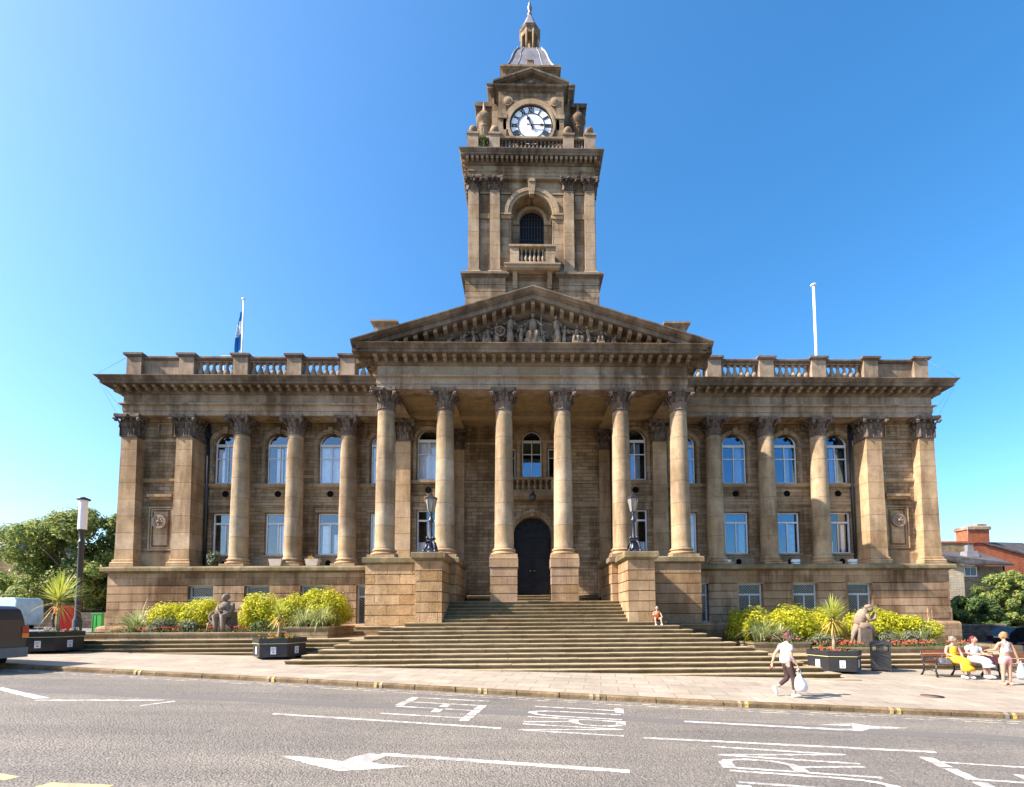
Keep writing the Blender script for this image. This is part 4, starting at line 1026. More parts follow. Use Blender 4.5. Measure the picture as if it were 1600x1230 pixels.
def glyph(mb, strokes, o, l, w, s):
    """strokes in driver space: a across (left to right), b up; s=+1 driver heads +x"""
    O = Vector(o)
    for st_ in strokes:
        P = []
        for a, b_ in st_:
            P.append(O+UD*(s*l*b_)-VD*(s*w*a))
        for i, (p, q) in enumerate(zip(P, P[1:])):
            if (q-p).length < .01: continue
            al = abs((q-p).normalized().dot(UD)); wd = .068+(.12)*(1-al); d = (q-p).normalized()*.03
            bar(mb, p-d, q+d, wd, .004+.0006*(i%2))
def arc(cx, cy, rx, ry, a0, a1, n=7): return [(cx+rx*math.cos(R(a0+(a1-a0)*i/n)), cy+ry*math.sin(R(a0+(a1-a0)*i/n))) for i in range(n+1)]
GL = {'L': [[(0,1),(0,0),(1,0)]], 'E': [[(0,0),(0,1),(1,1)],[(0,.55),(.8,.55)],[(0,0),(1,0)]], 'F': [[(0,0),(0,1),(1,1)],[(0,.55),(.8,.55)]], 'T': [[(.5,0),(.5,1)],[(0,1),(1,1)]],
      'U': [[(0,1),(0,.3)]+arc(.5,.3,.5,.3,180,360)+[(1,1)]], 'R': [[(0,0),(0,1),(.5,1)]+arc(.5,.75,.5,.25,90,-90)+[(0,.5)],[(.5,.5),(1,0)]], 'N': [[(0,0),(0,1),(1,0),(1,1)]]}
def word(txt, o, l, w, gap, s, lab):
    mb = MB(); O = Vector(o)
    for ch in txt:
        glyph(mb, GL[ch], tuple(O), l, w, s); O = O-VD*(s*(w+gap))
    tag(mb.build('road_marking', 'pw', recalc=False), lab, 'road marking')
word('LEFT', (-2.62, 11.5), 1.78, .38, .13, 1, 'white upside-down word LEFT on the road nearest the kerb')
word('TURN', (.28, 10.93), 1.82, .44, .17, 1, 'white upside-down word TURN painted near the kerb, right of centre')
word('TURN', (4.62, 5.35), 1.95, .44, .14, -1, 'white word TURN across the near lane at the bottom of the photo')
word('LEFT', (7.72, 5.1), 1.85, .40, .14, -1, 'white word LEFT entering the bottom right corner of the road')
def mark(lab, polys, mat='pw', bars=(), w=.1, dz=.004):
    mb = MB(); 
    for p in polys: flat(mb, p, dz)
    for p, q in bars: bar(mb, p, q, w, dz)
    tag(mb.build('road_marking', mat, recalc=False), lab, 'road marking')
mark('large white arrow pointing left with a long shaft in the near lane', [[(-3.57,7.06),(-3.0,6.72),(-2.47,6.45),(-2.02,6.56),(-1.51,6.68),(-2.01,6.74),(-2.17,6.83),(-2.04,7.12),(-2.32,7.24),(-2.46,7.08),(-2.58,6.86),(-3.19,7.02)]], bars=[((-2.14,7.19),(1.42,6.6))], w=.13)
mark('white arrow with a hooked head pointing right beside the kerb', [[(5.87,9.02),(6.39,9.0),(6.67,9.17),(7.5,9.27),(6.78,9.42),(6.44,9.39),(6.34,9.17),(5.96,9.16)],[(5.8,9.43),(6.44,9.37),(6.78,9.43),(6.61,9.58)]], bars=[((3.16,9.53),(5.95,9.09))], w=.13)
mark('thin white lane line left of centre, below the word LEFT', [], bars=[((-5.0,9.62),(-.45,8.78))], w=.1)
mark('thin white lane line right of centre, below the hooked arrow', [], bars=[((2.03,8.29),(6.65,7.71))], w=.1)
mark('white parking bay outline by the kerb at the left', [[(-10.6,10.6),(-12.5,11.58),(-12.73,11.9),(-10.45,10.75)]], bars=[((-10.5,10.5),(-7.95,10.72)),((-8.0,10.14),(-7.66,10.64))], w=.11)
mark('short pale yellow dash at the bottom left corner, left one', [[(-6.9,6.3),(-6.23,6.1),(-6.3,5.98),(-7.0,6.1)]], 'pyd'); mark('short pale yellow dash at the bottom left, right one', [[(-5.7,5.93),(-4.9,5.88),(-4.94,5.72),(-5.75,5.75)]], 'pyd')
mb = MB()
xs_ = [-22+i*1.0 for i in range(50)]
for a, b_ in zip(xs_, xs_[1:]):
    for o in (.22, .42): flat(mb, [(a, kerbY(a)-o-.075), (b_, kerbY(b_)-o-.075), (b_, kerbY(b_)-o), (a, kerbY(a)-o)], .005)
tag(mb.build('road_marking', 'pwy', recalc=False), 'worn double yellow lines running along the whole kerb', 'road marking')
mb = MB()
for a, b_ in zip(xs_, xs_[1:]):
    f_ = lambda x, o: 10.02-.155*x-.012*(x-2)**2*.1+o+.04*math.sin(x*1.7)
    flat(mb, [(a, f_(a,-.2)), (b_, f_(b_,-.2)), (b_, f_(b_,.2)), (a, f_(a,.2))], .002)
struct(mb.build('road_patch', 'tar', recalc=False))
mb = MB()
for x in (-11.4, -7.15, -4.0, -1.2, 1.55, 4.9, 8.1, 10.4):
    for q in (0, .15):
        X = x+q; Y = kerbY(X); z = gz(X, Y); Y1 = kerbY(X+.1)
        mb.add([(X,Y-.016,z-.115),(X+.085,Y1-.016,z-.115),(X+.085,Y1-.012,z-.03),(X,Y-.012,z-.03),(X+.085,Y1+.03,z+.012),(X,Y+.03,z+.012),(X+.085,Y1+.12,z+.013),(X,Y+.12,z+.013)], [(0,1,2,3),(3,2,4,5),(5,4,6,7)])
tag(mb.build('kerb_marking', 'py', recalc=False), 'pairs of short yellow bars painted on the kerb stones', 'kerb marking')
mb = MB(); mb.lathe([(.26,0),(.27,.004),(.0,.005)], seg=20, caps=False); mh = mb.build('manhole_cover', plain('rusty_iron', (.14,.09,.07), .8, .3), None, (10.49, 12.2, gz(10.49,12.2)+.003)); tag(mh, 'round rusty manhole cover in the pavement at the right', 'manhole cover')
# ------------------------------------------------------------------ plants
M['leafy']  = leafmat('golden_shrub_leaves', [(.68,.60,.02),(.36,.40,.03),(.58,.56,.03),(.80,.70,.03),(.16,.22,.03),(.62,.58,.03)], .45)
M['leafg']  = leafmat('green_leaves', [(.045,.075,.02),(.10,.14,.03),(.07,.11,.03),(.16,.19,.04)], .3)
M['leaft']  = leafmat('tree_leaves', [(.09,.14,.04),(.20,.26,.07),(.14,.20,.07),(.42,.42,.08),(.26,.31,.11)], .4)
M['leafd']  = leafmat('dark_tree_leaves', [(.04,.075,.025),(.10,.15,.04),(.06,.10,.035),(.18,.25,.05)], .3)
M['strap']  = leafmat('strap_leaves', [(.22,.27,.09),(.42,.44,.20),(.30,.34,.12),(.52,.52,.32)], .3, .4)
M['cord']   = leafmat('cordyline_leaves', [(.30,.38,.05),(.50,.52,.10),(.40,.44,.07),(.62,.58,.18)], .35, .4)
M['cordy']  = leafmat('old_cordyline_leaves', [(.55,.36,.06),(.62,.46,.10),(.40,.28,.10),(.50,.44,.12)], .25, .5)
M['bush']   = leafmat('grey_green_leaves', [(.14,.16,.09),(.22,.23,.13),(.10,.13,.06)], .2)
M['red']    = leafmat('red_petals', [(.62,.09,.05),(.72,.16,.09),(.55,.05,.05),(.75,.28,.18)], .3)
M['pink']   = leafmat('pink_petals', [(.70,.38,.34),(.62,.24,.22),(.72,.52,.45)], .3)
M['pale']   = leafmat('pale_petals', [(.66,.62,.58),(.55,.50,.45),(.70,.42,.36)], .2)
M['orange'] = leafmat('orange_petals', [(.75,.28,.04),(.70,.5,.06),(.6,.12,.05)], .3)
M['bark']   = stone('bark', (.16,.12,.08), (.09,.07,.05), stain=0, blotch=4, bdist=.04)
M['ptrunk'] = stone('palm_trunk', (.36,.28,.2), (.24,.18,.12), stain=0, blotch=6, bdist=.05)
M['planter']= plain('black_planter', (.022,.021,.023), .45, .45, var=.25)
M['label']  = plain('pale_sticker', (.62,.62,.64), .5, .4, var=.03)
M['gold']   = plain('pale_line', (.55,.5,.22), .5, .4)
M['soil']   = plain('soil', (.045,.032,.022), .95, .1, var=.4, scale=20, bd=.03)

def rv(rg): 
    while True:
        v = Vector((rg.uniform(-1,1), rg.uniform(-1,1), rg.uniform(-1,1)))
        if .05 < v.length < 1: return v.normalized()
def leafquad(mb, p, n, s, rg, asp=.55):
    u = n.cross(rv(rg)); 
    if u.length < .01: return
    u.normalize(); w = n.cross(u)*asp
    a = p-u*s; b = p+w*s*.8; c = p+u*s; d = p-w*s*.8
    k = len(mb.v); mb.v += [tuple(a), tuple(b+n*s*.15), tuple(c), tuple(d+n*s*.15)]; mb.f.append((k, k+1, k+2, k+3)); mb.sm.append(False)
def blobleaves(mb, blobs, count, size, rg, up=.35, fill=.25):
    tot = sum(b[3]*b[4] for b in blobs)
    for x, y, z, rx, rz in blobs:
        for i in range(int(count*rx*rz/tot)):
            d = rv(rg); r = rg.uniform(fill, 1)**.45*(1+rg.uniform(-.08,.12))
            p = Vector((x+d.x*rx*r, y+d.y*rx*r, z+d.z*rz*r))
            n = (d+rv(rg)*.8+Vector((0,0,up))).normalized(); leafquad(mb, p, n, size*rg.uniform(.6,1.3), rg)
def strap(mb, p, az, el, ln, w, droop, rg, n=6):
    """one long leaf as an arching strip"""
    pos_ = Vector(p); d = Vector((math.cos(az)*math.cos(el), math.sin(az)*math.cos(el), math.sin(el))); side = Vector((-math.sin(az), math.cos(az), 0)); k = len(mb.v); seg = ln/n
    for i in range(n+1):
        t = i/n; ww = w*(.55+.9*t if t < .35 else (1-t)*1.35+.02)
        mb.v += [tuple(pos_-side*ww/2), tuple(pos_+side*ww/2)]
        pos_ = pos_+d*seg; d = (d+Vector((0,0,-droop*seg))).normalized()
    for i in range(n): mb.f.append((k+2*i, k+2*i+1, k+2*i+3, k+2*i+2)); mb.sm.append(True)

def shrub(x, y, z, rx, rz, n, mat, label, seed, size=.07, group='golden shrubs in the flower beds', name='golden_shrub'):
    rg = random.Random(seed); root = empty(name, (x, y, z), 0, label, 'shrub', group)
    mb = MB(); blobs = [(0, 0, rz*.55, rx*.8, rz*.6)]+[(rg.uniform(-.8,.8)*rx, rg.uniform(-.5,.5)*rx, rg.uniform(.35,.8)*rz, rx*rg.uniform(.28,.45), rz*rg.uniform(.25,.4)) for i in range(9)]
    blobleaves(mb, blobs, n, size, rg, .6); mb.build('foliage', mat, root, recalc=False)
    s = MB()
    for i in range(6): a = i*1.05; s.tube([(0,0,-.1),(math.cos(a)*rx*.3, math.sin(a)*rx*.3, rz*.4),(math.cos(a)*rx*.6, math.sin(a)*rx*.5, rz*.8)], [.03,.02,.008], 5)
    s.build('stem', 'bark', root); return root
def lily(x, y, z, r, n, label, seed, group='arching strap-leaved clumps', mat='strap', name='daylily_clump', w=.05):
    rg = random.Random(seed); mb = MB()
    for i in range(n):
        a = rg.uniform(0, 6.283); q = rg.random()*.25*r
        strap(mb, (q*math.cos(a), q*math.sin(a), 0), a+rg.uniform(-.3,.3), R(rg.uniform(48,86)), r*rg.uniform(.9,1.7), w*rg.uniform(.7,1.3), rg.uniform(.9,2.2)/r, rg)
    o = mb.build(name, mat, None, (x, y, z), recalc=False); return tag(o, label, 'plant', group)

# beds
def bedbox(name, x0, x1, y0, y1, z0, z1, lab):
    mb = MB(); mb.rect(x0, x1, y0, y1, [(-.02,z0),(-.02,z1-.1),(.03,z1-.08),(.04,z1-.01),(.0,z1),(-.28,z1),(-.3,z1-.06)], True)
    o = mb.build(name, 'bed', None); tag(o, lab, 'flower bed'); s = MB(); s.box(x0+.3, x1-.3, y0+.3, y1, z1-.3, z1-.05); s.build('soil', 'soil', o); return o
bedbox('flower_bed', -19.6, -10.25, 20.0, 23.4, -1.0, -.62, 'low stone kerbed flower bed left of the steps with red flowers along its edge')
bedbox('flower_bed', -10.2, -8.35, 20.3, 23.4, -1.0, -.42, 'raised stone bed end filled with daylilies left of the steps')
bedbox('flower_bed', 12.3, 19.3, 19.5, 23.3, -1.75, -1.40, 'low stone kerbed flower bed behind the litter bin')
bedbox('flower_bed', 9.75, 12.2, 20.1, 23.3, -1.75, -1.2, 'raised stone bed end beside the steps on the right')
for i, (x, y, rx, rz, lab) in enumerate([
    (-16.2,21.9,.95,1.35,'golden shrub at the far left of the left bed'), (-14.75,22.0,1.0,1.5,'golden shrub just left of the spinning wheel statue'),
    (-11.95,22.0,1.0,1.75,'golden shrub just right of the spinning wheel statue'), (-10.6,22.2,.85,1.7,'golden shrub behind the middle planter palm'), (-9.2,22.2,.95,2.0,'tallest golden shrub at the right end of the left bed')]):
    shrub(x, y, -.7, rx*1.12, rz*.92, 9000, 'leafy', lab, 20+i, .06)
for i, (x, y, rx, rz, lab) in enumerate([
    (10.7,21.9,.95,1.55,'golden shrub at the left end of the right bed under a barred window'), (12.5,22.1,1.05,1.65,'golden shrub left of the palm in the right bed'), (14.1,22.3,.85,1.5,'golden shrub between the palm and the crouching statue'),
    (16.3,22.0,1.05,1.45,'golden shrub just right of the crouching statue'), (17.9,21.9,.9,1.15,'lower golden shrub at the far right of the right bed')]):
    shrub(x, y, -1.35, rx*1.15, rz*.98, 9000, 'leafy', lab, 40+i, .06)
for i, (x, y, z, r, n, lab) in enumerate([(-17.1,21.2,-.65,.95,150,'strap-leaved clump at the far left end of the left bed'), (-9.7,20.95,-.45,.8,170,'strap-leaved clump beside the middle planter palm'), (-8.95,21.0,-.45,.85,190,'large strap-leaved clump spilling over the raised bed end'),
     (10.35,20.8,-1.2,.95,190,'large strap-leaved clump at the left corner of the right bed'), (11.3,20.9,-1.2,.75,120,'smaller strap-leaved clump behind the walking woman'), (18.0,21.2,-1.4,.9,70,'thin arching clump at the far right of the right bed')]):
    lily(x, y, z, r, n, lab, 60+i)
for i, (x, y, z, rx, rz, lab) in enumerate([(-15.6,20.9,-.66,.65,.6,'low grey-green bush in front of the left golden shrubs'), (-14.6,21.0,-.66,.5,.5,'low grey-green bush beside the statue with the wheel'), (-11.4,21.0,-.66,.55,.5,'low dark green bush right of the wheel statue'),
     (13.1,20.6,-1.42,.6,.55,'low grey-green bush right of the planter palm'), (16.0,20.7,-1.42,.6,.6,'rounded low bush right of the crouching statue'), (17.2,20.9,-1.42,.6,.6,'rounded low bush at the right of the right bed')]):
    shrub(x, y, z, rx, rz, 1500, 'bush' if i not in (2,) else 'leafg', lab, 80+i, .05, 'low bushes edging the beds', 'low_bush')
def flowers(name, x0, x1, y0, y1, z, n, mat, lab, seed, h=.28):
    rg = random.Random(seed); root = empty(name, ((x0+x1)/2, (y0+y1)/2, z), 0, lab, 'flowers'); root['kind'] = 'stuff'
    a, b = MB(), MB(); cx, cy = (x0+x1)/2, (y0+y1)/2
    for i in range(n):
        x, y = rg.uniform(x0, x1)-cx, rg.uniform(y0, y1)-cy; hh = h*rg.uniform(.4,1)
        for k in range(5): leafquad(b, Vector((x+rg.uniform(-.1,.1), y+rg.uniform(-.1,.1), hh*rg.uniform(.1,.75))), (rv(rg)+Vector((0,0,.7))).normalized(), .045, rg)
        if rg.random() < .55 and math.sin(x*2.1+seed)+rg.random()*1.2 > .1:
            for k in range(7): leafquad(a, Vector((x+rg.uniform(-.04,.04), y+rg.uniform(-.04,.04), hh+rg.uniform(-.02,.05))), rv(rg), .028, rg, .8)
    a.build('blossom', mat, root, recalc=False); b.build('leaves', 'leafg', root, recalc=False)
flowers('bedding_flowers', -17.6, -10.4, 20.3, 20.8, -.66, 260, 'red', 'row of red bedding flowers along the front of the left bed', 5)
flowers('bedding_flowers', 12.4, 19.0, 19.85, 20.35, -1.44, 260, 'red', 'row of red bedding flowers along the front of the right bed', 6)
flowers('bedding_flowers', 10.0, 12.0, 20.35, 20.7, -1.24, 70, 'pink', 'few pink bedding flowers in the raised right bed end', 7)

# planters with their palms
def planter(x, y, z, r, h, rot, lab, hexs=6):
    root = empty('street_planter', (x, y, z), rot, lab, 'planter', 'black street planters')
    P = [(r*math.cos(R(60*i)), r*math.sin(R(60*i))) for i in range(hexs)]
    b = MB(); b.sweep(P, [(-.05,.06),(0,.06),(0,h-.2),(.0,h-.2)], True, True)
    b.sweep(P, [(-.01,h-.18),(.03,h-.18),(.03,h),(-.05,h),(-.05,h-.1)], True)
    b.build('box', 'planter', root)
    g = MB(); g.sweep(P, [(.0,h-.2),(.028,h-.2),(.028,h-.182),(.0,h-.182)], True); g.build('trim_line', 'gold', root)
    for i in range(hexs):
        a, c = P[i], P[(i+1)%hexs]; mx, my = (a[0]+c[0])/2, (a[1]+c[1])/2; dx, dy = (c[0]-a[0]), (c[1]-a[1]); l = math.hypot(dx, dy); dx /= l; dy /= l; nx, ny = dy, -dx
        s = MB(); w_, hh = .09, .13; zc = h*.4
        s.add([(mx+dx*u+nx*o, my+dy*u+ny*o, zc+v) for o in (.001,.008) for u, v in ((-w_,-hh),(w_,-hh),(w_,hh),(-w_,hh))], [(0,1,2,3),(7,6,5,4),(0,4,5,1),(1,5,6,2),(2,6,7,3),(3,7,4,0)]); st_ = s.build('sticker', 'label', root)
        s = MB()
        for u0, u1, v0, v1 in ((-.06,.06,.07,.085),(-.06,.03,.04,.052),(-.06,.05,.015,.027),(-.03,.03,-.09,-.03)):
            s.add([(mx+dx*u+nx*.0095, my+dy*u+ny*.0095, zc+v) for u, v in ((u0,v0),(u1,v0),(u1,v1),(u0,v1))], [(0,1,2,3)])
        s.build('sticker_print', plain('grey_print', (.2,.2,.22), .6, .3) if 'gp' not in M else M['gp'], st_, recalc=False)
    f = MB()
    for q in (-1, 1): f.box(q*r*.55-.12, q*r*.55+.12, -.3, .3, -.02, .06)
    f.build('foot', 'planter', root); s = MB(); s.poly([(p[0]*.93, p[1]*.93) for p in P], (h-.12, h-.06), 'z'); s.build('soil', 'soil', root)
    return root
M['gp'] = plain('grey_print', (.2,.2,.22), .6, .3)
PL = [(-9.2, 18.05, .73, .9, R(12), 'black hexagonal street planter standing alone left of the broad steps'), (11.1, 16.95, .76, .86, R(-14), 'black hexagonal street planter at the right end of the broad steps'), (-18.1, 18.55, .76, .98, R(20), 'black hexagonal street planter beside the parked grey van')]
for x, y, h, r, rot, lab in PL: planter(x, y, gz(x, y)+.02, r, h, rot, lab)
def palm(x, y, z, th, ln, n, nd, lab, seed, lean=0):
    rg = random.Random(seed); root = empty('cordyline_palm', (x, y, z), 0, lab, 'palm', 'spiky palms in the planters')
    t = MB(); t.tube([(0,0,-.1),(lean*.3,0,th*.35),(lean*.8,0,th*.75),(lean,0,th)], [.075,.06,.055,.065], 10); t.build('trunk', 'ptrunk', root)
    a, b = MB(), MB()
    for i in range(n): strap(a, (lean, 0, th+rg.uniform(-.08,.06)), rg.uniform(0, 6.283), R(rg.uniform(8, 88)), ln*rg.uniform(.8,1.1), .045, rg.uniform(.15,.55)/ln, rg)
    for i in range(nd): strap(b, (lean, 0, th-.1+rg.uniform(-.1,.05)), rg.uniform(0, 6.283), R(rg.uniform(-60, 12)), ln*rg.uniform(.75,1.05), .04, rg.uniform(.4,.9)/ln, rg)
    a.build('crown', 'cord', root, recalc=False); b.build('old_leaves', 'cordy', root, recalc=False)
palm(-9.25, 18.1, -.85, .95, .62, 110, 60, 'small spiky palm in the middle planter with yellowing lower leaves', 1)
palm(11.15, 17.0, -1.42, 1.28, .86, 150, 60, 'spiky palm with a bare trunk in the planter by the right end of the steps', 2)
palm(-17.95, 18.6, -.6, 1.3, 1.12, 190, 38, 'large spiky palm with orange-brown lower leaves in the planter beside the van', 3)
flowers('planter_flowers', -9.85, -8.6, 17.7, 18.4, -.88, 70, 'orange', 'orange and red flowers with bright green leaves in the middle planter', 9, .22)
flowers('planter_flowers', 10.55, 11.7, 16.6, 17.4, -1.42, 110, 'red', 'red and salmon flowers round the palm in the right planter', 10, .2)
flowers('planter_flowers', -18.7, -17.4, 18.1, 19.0, -.62, 110, 'pale', 'pale grey and pink flowers in the planter beside the van', 11, .26)

# trees
def tree(x, y, z, th, blobs, n, mat, lab, seed, size=.2, tr=.35, group='trees behind the square', name='broadleaf_tree'):
    rg = random.Random(seed); root = empty(name, (x, y, z), 0, lab, 'tree', group)
    t = MB(); t.tube([(0,0,-.3),(.05,0,th*.5),(0,.05,th),(.1,0,th*1.5)], [tr,tr*.75,tr*.6,tr*.35], 10)
    for bx, by, bz, rx, rz in blobs[:14]: t.tube([(0,0,th*.8+rg.uniform(0,.6)),(bx*.4,by*.4,(th+bz)*.5),(bx*.9,by*.9,bz)], [tr*.4,tr*.25,.04], 6)
    t.build('trunk', 'bark', root); c = MB(); blobleaves(c, blobs, n, size, rg, .4, .12); c.build('crown', mat, root, recalc=False); return root
def crownblobs(W, z0, z1, n, rg, depth=.7):
    out = []
    for i in range(n):
        t = rg.random(); z = z0+(z1-z0)*t; ww = W*math.sqrt(max(.08, 1-((t-.42)/.62)**2)); a = rg.uniform(0, 6.283); q = rg.random()**.5
        s = rg.uniform(.13,.24)*W; out.append((q*ww*math.cos(a), q*ww*math.sin(a)*depth, z, s, s*.8))
    return out
tree(-35.2, 38, -.5, 2.6, crownblobs(5.6, 1.8, 8.6, 75, random.Random(1)), 30000, 'leaft', 'big spreading leafy tree behind the tall lamp post at the left', 1, .17)
tree(-31.6, 40, -.5, 3.0, crownblobs(5.2, 1.8, 8.8, 80, random.Random(2)), 34000, 'leafd', 'darker leafy tree half hidden by the left corner of the town hall', 2, .18)
tree(37.6, 39.3, -2.6, 1.2, crownblobs(2.3, .0, 3.9, 90, random.Random(3)), 28000, 'leafd', 'dark green bushy tree in front of the cream stone house', 3, .13, .2)
tree(41.3, 40, -2.6, 1.5, crownblobs(2.5, .0, 6.0, 100, random.Random(4)), 30000, 'leaft', 'taller bright green bushy tree in front of the cream stone house', 4, .13, .2)
tree(44.6, 40.5, -2.6, 1.0, crownblobs(3.0, .0, 5.2, 100, random.Random(5)), 28000, 'leafd', 'low dark tree below the red brick wall at the right edge', 5, .14, .2)
shrub(-15.75+XC*0, 24.25, 2.55, .33, .75, 900, 'bush', 'leafy potted bush on the stone ledge between the two leftmost columns', 91, .06, 'plants on the ledge', 'ledge_bush')

shrub(XC+TX-3.2, TY-4.25, 31.6, .3, .85, 260, 'leafg', 'green weed growing on the tower parapet left of the clock', 93, .07, 'plants growing on the building', 'wall_plant')
shrub(4.0, 21.3, 13.75, .35, .55, 120, 'bush', 'sparse weed growing on the right slope of the pediment', 94, .06, 'plants growing on the building', 'wall_plant')
# ------------------------------------------------------------------ surroundings
M['creamst'] = stone('cream_house_stone', (.56,.46,.32), (.48,.39,.27), joint=(.6,.25), stain=.2, var=.12)
M['brownst'] = stone('brown_house_stone', (.34,.25,.15), (.24,.18,.11), joint=(.45,.2), stain=.4, var=.25)
M['brick']  = stone('red_brick', (.46,.15,.08), (.36,.11,.06), joint=(.26,.09), stain=.2, var=.2)
M['slate']  = stone('slate_roof', (.115,.105,.11), (.08,.075,.08), joint=(.35,.28), stain=.3, var=.2)
M['drystone']= stone('drystone_wall', (.20,.17,.14), (.12,.10,.085), joint=(.5,.22), stain=.5, var=.3, bdist=.04)
M['yglass'] = plain('house_window', (.05,.07,.10), .15, .6)
hs = empty('stone_house', (46.7, 49.3, -3.0), 0, 'cream stone house with a low slate roof right of the town hall', 'house')
mb = MB(); mb.poly([(-5,-.5),(0,-.5),(0,7.95),(-1.5,8.5),(-5,9.2)], (0, .4)); mb.add([(0,0,-.5),(.0,0,7.95),(2.3,5,9.9),(2.3,5,-.5)], [(0,1,2,3)]); mb.build('wall', 'creamst', hs)
mb = MB(); mb.box(.02, 4.75, .35, 5, -.5, 8.0); mb.build('wall', 'brownst', hs)
mb = MB(); top = [(-.35,-.4,8.3),(4.9,-.4,8.25),(6.4,4.7,10.1),(1.4,4.7,10.12),(-5.2,4.7,10.15),(-5.2,-.2,9.5)]
mb.add(top+[(x, y, z-.14) for x, y, z in top], [(0,1,2,3,4,5),(11,10,9,8,7,6)]+[(i, (i+1)%6, (i+1)%6+6, i+6) for i in range(6)]); mb.build('roof', 'slate', hs)
mb = MB(); mb.box(.3, 1.7, .28, .4, 6.9, 7.95); f_ = mb.build('window', 'wht', hs); mb = MB(); mb.box(.42,.95,.24,.3,7.0,7.85); mb.box(1.05,1.58,.24,.3,7.0,7.85); mb.build('pane', 'yglass', f_)
mb = MB(); mb.frus(3.2,2.6,9.2,9.9,.7,.5,.6,.4); mb.box(2.9,3.5,2.4,2.8,9.9,10.6); mb.tube([(3.2,2.6,10.6),(3.2,2.6,13.6)], .03, 5); mb.build('roof_vent', 'lead', hs)
mb = MB(); mb.tube([(-.35,-.45,8.1),(4.95,-.45,8.05)], .07, 6); mb.tube([(4.7,.3,8.0),(4.7,.3,0)], .06, 6); mb.build('gutter', 'iron', hs)
bw_ = empty('brown_stone_building', (53, 60, -3), 0, 'long brown stone building between the town hall and the brick chimney', 'building'); mb = MB(); mb.box(-4, 5.3, 0, 8, -1, 12.05); mb.build('wall', 'brownst', bw_); mb = MB(); mb.box(-4.1, 5.4, -.1, 8, 12.05, 12.3); mb.build('coping', 'brick', bw_)
bb = empty('brick_building', (59.5, 62, -3), 0, 'red brick building with a broad chimney and grey roof at the right edge', 'building')
mb = MB(); mb.poly([(-.1,-1),(14,-1),(14,9.0),(1.9,12.4),(-.1,12.4)], (0, 5)); mb.build('wall', 'brick', bb)
mb = MB(); mb.box(-.05, 2.9, -.15, 1.6, 12.4, 14.1); ch = mb.build('chimney', 'brick', bb); mb = MB(); mb.rect(-.1, 2.95, -.2, 1.65, [(0,14.1),(.12,14.2),(.12,14.55),(0,14.65)], True); mb.box(1.6,2.9,.1,1.2,14.6,15.0); mb.build('chimney_cap', 'parapet', ch)
mb = MB(); top = [(1.9,-.2,12.5),(14,-.2,9.15),(14,6,13.3),(3.2,6,13.3)]; mb.add(top+[(x, y, z-.2) for x, y, z in top], [(0,1,2,3),(7,6,5,4)]+[(i, (i+1)%4, (i+1)%4+4, i+4) for i in range(4)]); mb.build('roof', 'slate', bb)
mb = MB(); mb.rect(27.5, 38.5, 37.3, 37.8, [(0,-3.4),(0,-1.15),(.05,-1.1),(.05,-.95),(0,-.9)], True); tag(mb.build('boundary_wall', 'drystone', None), 'grey stone boundary wall behind the parked black car', 'wall')
fen = empty('railing_fence', (33, 37.5, -.9), 0, 'dark railing fence on the grey boundary wall behind the black car', 'fence')
mb = MB(); 
for i in range(18): mb.box(-5.5+.25*i-.015, -5.5+.25*i+.015, -.015, .015, 0, 2.0)
mb.box(-5.5, -1.1, -.02, .02, 1.9, 1.95); mb.box(-5.5, -1.1, -.02, .02, .1, .15); mb.build('bar', 'iron', fen)
hut = empty('stone_kiosk', (36.6, 31.5, -2.4), 0, 'corner of a small grey stone outbuilding with slate roof at the right edge', 'outbuilding')
mb = MB(); mb.box(-1.6, 2.5, -.0, .9, -.6, 3.0); mb.build('wall', 'drystone', hut); mb = MB(); mb.add([(-1.8,-.2,3.0),(2.8,-.2,3.0),(2.8,.7,3.5),(-1.8,.7,3.5),(-1.8,-.2,2.9),(2.8,-.2,2.9)], [(0,1,2,3),(0,4,5,1)]); mb.build('roof', 'slate', hut)
mb = MB(); mb.box(19.6, 26.5, 19.2, 19.6, -2.7, -1.95); mb.box(20.9, 21.3, 20, 23.0, -2.7, -1.4); tag(mb.build('kerb_wall', 'bed', None), 'low sunlit stone kerb wall behind the people on the bench', 'wall')
mb = MB()
for i in range(6): mb.box(23.6+.24*i, 23.63+.24*i, 25.99, 26.02, -2.3, -1.15)
mb.box(23.5, 24.95, 25.98, 26.03, -1.2, -1.15); mb.box(23.5, 24.95, 25.98, 26.03, -2.1, -2.05); tag(mb.build('handrail', 'iron', None), 'short black railing right of the town hall corner', 'railing')
# left background
lb = empty('dark_roofed_building', (-52, 46, -.6), 0, 'dark gabled building at the far left edge behind the tree', 'building'); mb = MB(); mb.poly([(-8,-2),(4.8,-2),(4.8,5.2),(-.5,9.0),(-8,9.0)], (0,9)); mb.build('wall', 'brownst', lb); mb = MB(); mb.add([(5.4,-.4,5.0),(5.4,9,5.0),(-.6,9,9.4),(-.6,-.4,9.4),(5.4,-.4,4.7),(-.6,-.4,9.1)], [(0,1,2,3),(0,3,5,4)]); mb.build('roof', 'slate', lb)
fb = empty('low_shop_row', (-30, 52, -.6), 0, 'low dark stone building seen under the tree branches at the left', 'building'); mb = MB(); mb.box(-16, 14, 0, 8, -1, 3.6); mb.build('wall', 'drystone', fb); mb = MB(); mb.add([(-16.3,-.3,3.5),(14.3,-.3,3.5),(14.3,4,5.6),(-16.3,4,5.6)], [(0,1,2,3)]); mb.build('roof', 'slate', fb)
mb = MB(); mb.box(-8, -1.2, 0, .3, -.4, .2); mb.box(-8, 3, .1, .3, -.4, .9)
tag(mb.build('boundary_wall', 'drystone', None, (-26, 33, -.5)), 'low grey stone wall behind the red hopper', 'wall')
